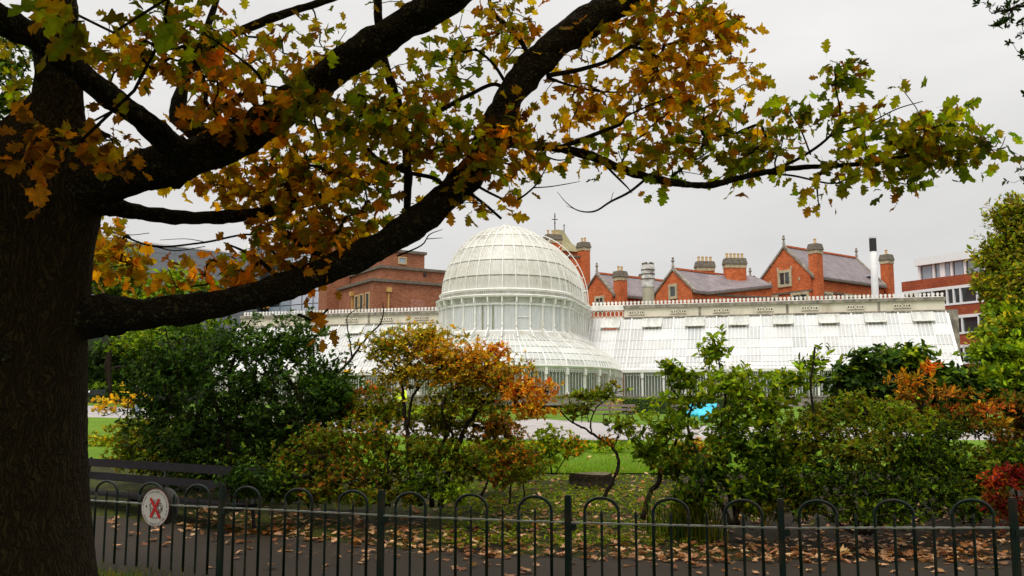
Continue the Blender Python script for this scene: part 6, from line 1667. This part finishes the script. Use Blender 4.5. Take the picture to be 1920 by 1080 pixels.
# turquoise cloth on that bench
r = np.random.default_rng(91); A_, B_ = Vector((a.x, a.y, 0)), Vector((b.x, b.y, 0)); d = (B_-A_).normalized(); f = Vector((d.y, -d.x, 0)); f = f if f.y < 0 else -f
rows = []; L = (B_-A_).length
for j, (q, z) in enumerate([(-.16,.60),(-.13,.90),(-.06,.915),(-.03,.78),(.02,.55),(.12,.47),(.35,.475),(.53,.47),(.56,.36),(.57,.10)]):
    row = []
    for i in range(26):
        s = L*(.40 + .56*i/25); lo = .0 if j < 8 else (.0 if i > 13 else .22); w = .018*math.sin(i*1.7+j) + .012*math.sin(i*3.9+j*2)
        p = A_ + d*s + f*(q+w*(1.0 if j > 3 else .3)); row.append((p.x, p.y, zb + max(.05, z + lo*.9*(1 if j > 7 else 0)) + (.015*math.sin(i*1.1) if j in (8,9) else .004*math.sin(i*2.1))))
    rows.append(row)
ob = MB().grid(rows).build('draped_cloth', M['turquoise'], None, None, True)
md = ob.modifiers.new('thickness', 'SOLIDIFY'); md.thickness = .012
setp(ob, 'bright turquoise cloth draped over a bench end behind the light green shrub', 'cloth')

# ------------------------------------------------------------------ tree stump
sp_ = G(1107, 912); st = thing('tree_stump', sp_, 'mossy sawn tree stump at the edge of the lawn', 'stump')
r = np.random.default_rng(95); n = 48; an = np.linspace(0, 2*math.pi, n, endpoint=False); k = px_r(37, sp_.y)
prof = 1 + .05*np.sin(an*3+1) + .04*np.sin(an*7) + .03*np.sin(an*13+2); mb = MB(); H = .20
for z, e in ((-.05,1.25),(.03,1.10),(.09,1.02),(.17,1.0),(H,.97)):
    for i in range(n): mb.v.append((sp_.x + k*e*prof[i]*math.cos(an[i])*(1+.02*r.normal()), sp_.y + k*e*prof[i]*math.sin(an[i])*(1+.02*r.normal()), sp_.z+z+.012*math.sin(an[i]*2)))
for j in range(4):
    for i in range(n): mb.f.append((j*n+i, j*n+(i+1)%n, (j+1)*n+(i+1)%n, (j+1)*n+i))
mb.build('bark', m_bark('stump_bark', (.030,.022,.012), .8, 1.6, (.04,.055,.008), .18, .03), st)
mb = MB(); m0 = 4*n
for e in (.965, .6, .25):
    for i in range(n): mb.v.append((sp_.x+k*e*prof[i]*math.cos(an[i]), sp_.y+k*e*prof[i]*math.sin(an[i]), sp_.z+H+.004+.012*math.sin(an[i]*2)*e))
for j in range(2):
    for i in range(n): mb.f.append((j*n+i, j*n+(i+1)%n, (j+1)*n+(i+1)%n, (j+1)*n+i))
mb.f.append(tuple(2*n+i for i in range(n)))
mb.build('cut_face', m_plain('weathered_stump_wood', (.12,.09,.05), .9, .5, 14, .2, 0, .6, (.05,.06,.015)), st)

# ------------------------------------------------------------------ people
def skin_body(name, verts, edges, rads, mat, parent, sub=2, root=0):
    me = bpy.data.meshes.new(name); me.from_pydata([tuple(v) for v in verts], edges, []); me.materials.append(mat)
    o = bpy.data.objects.new(name, me); COL.objects.link(o); adopt(o, parent)
    m = o.modifiers.new('skin', 'SKIN'); m.use_smooth_shade = True
    for i, q in enumerate(rads):
        s = me.skin_vertices[0].data[i]; s.radius = q if hasattr(q, '__len__') else (q, q); s.use_root = (i == root)
    s = o.modifiers.new('sub', 'SUBSURF'); s.levels = s.render_levels = sub
    return o
def person(label, x, y, zg, face, top, legs, walk=.0, hood=False):
    t = thing('person', (x, y, zg), label, 'person'); c, s = math.cos(face), math.sin(face)
    def q(a, b, z): return Vector((x + a*c - b*s, y + a*s + b*c, zg + z))          # a right, b front
    w = walk
    V = [q(0,0,.95), q(0,.01,1.15), q(0,0,1.38), q(0,.0,1.50), q(0,.02,1.58), q(0,.03,1.68), q(0,.02,1.77),
         q(.19,0,1.40), q(.25,.0,1.14), q(.26,.10,.92), q(.26,.14,.82), q(-.19,0,1.40), q(-.25,0,1.14), q(-.26,.10,.92), q(-.26,.14,.82),
         q(.10,0,.88), q(.11,w,.50), q(.11,w*.9,.09), q(.12,w*.9+.18,.035), q(-.10,0,.88), q(-.11,-w*.6,.50), q(-.11,-w*1.4,.09), q(-.12,-w*1.4+.18,.035)]
    E_ = [(0,1),(1,2),(2,3),(3,4),(4,5),(5,6),(2,7),(7,8),(8,9),(9,10),(2,11),(11,12),(12,13),(13,14),(0,15),(15,16),(16,17),(17,18),(0,19),(19,20),(20,21),(21,22)]
    rd = [(.15,.11),(.14,.10),(.16,.10),(.06,.06),(.06,.07),(.085,.10),(.06,.075),.065,.048,.038,.03,.065,.048,.038,.03,.09,.06,.042,.035,.09,.06,.042,.035]
    skin_body('body', V, E_, rd, M['skin'], t)
    ti = [0,1,2,7,8,9,11,12,13]; mp = {k: i for i, k in enumerate(ti)}
    jk = [V[i] for i in ti]; jk[0] = q(0,0,.80)
    skin_body('jacket', jk, [(mp[a], mp[b]) for a, b in E_ if a in mp and b in mp], [(.19,.14),(.175,.13),(.185,.125),.085,.066,.052,.085,.066,.052], top, t)
    li = [0,15,16,17,19,20,21]; mp = {k: i for i, k in enumerate(li)}
    skin_body('trousers', [V[i] for i in li], [(mp[a], mp[b]) for a, b in E_ if a in mp and b in mp], [(.165,.125),.105,.075,.062,.105,.075,.062], legs, t)
    for k in (17, 21):
        a = V[k]; b = V[k+1]
        mb = MB(); mb.tube([a+Vector((0,0,-.02)), a.lerp(b,.45)+Vector((0,0,.0)), b+Vector((0,0,.01)), b.lerp(a,-.25)], [.055,.055,.05,.03], 8); mb.build('shoe', M['cloth_dark'], t, None, True)
    hv = [q(0,-.01,1.72), q(0,-.02,1.80), q(0,.03,1.83)]
    skin_body('hair', hv, [(0,1),(1,2)], [(.095,.10),(.09,.095),(.06,.06)], M['hair'], t)
    if top is M['hivis']:
        for z in (1.02, 1.22):
            mb = MB(); pts = [q(.195*math.cos(k), .14*math.sin(k), z) for k in np.linspace(0, 2*math.pi, 17)]; mb.tube(pts, .02, 4, False); mb.build('reflective_band', M['sign_back'], t)
    return t
p = P(752, 717, 44); zg = p.z - 1.42
person('person in a bright yellow hi-vis jacket standing behind the orange azalea stems', p.x, 44, float(terr(p.x, 44)) if abs(zg-float(terr(p.x,44))) < .2 else float(terr(p.x, 44)), math.radians(160), M['hivis'], M['cloth_dark'])
p = G(257, 777); person('person in a dark top and pale jeans on the path, left of the dark evergreen', p.x, p.y, p.z, math.radians(70), M['cloth_dark'], M['cloth_blue'], .16)
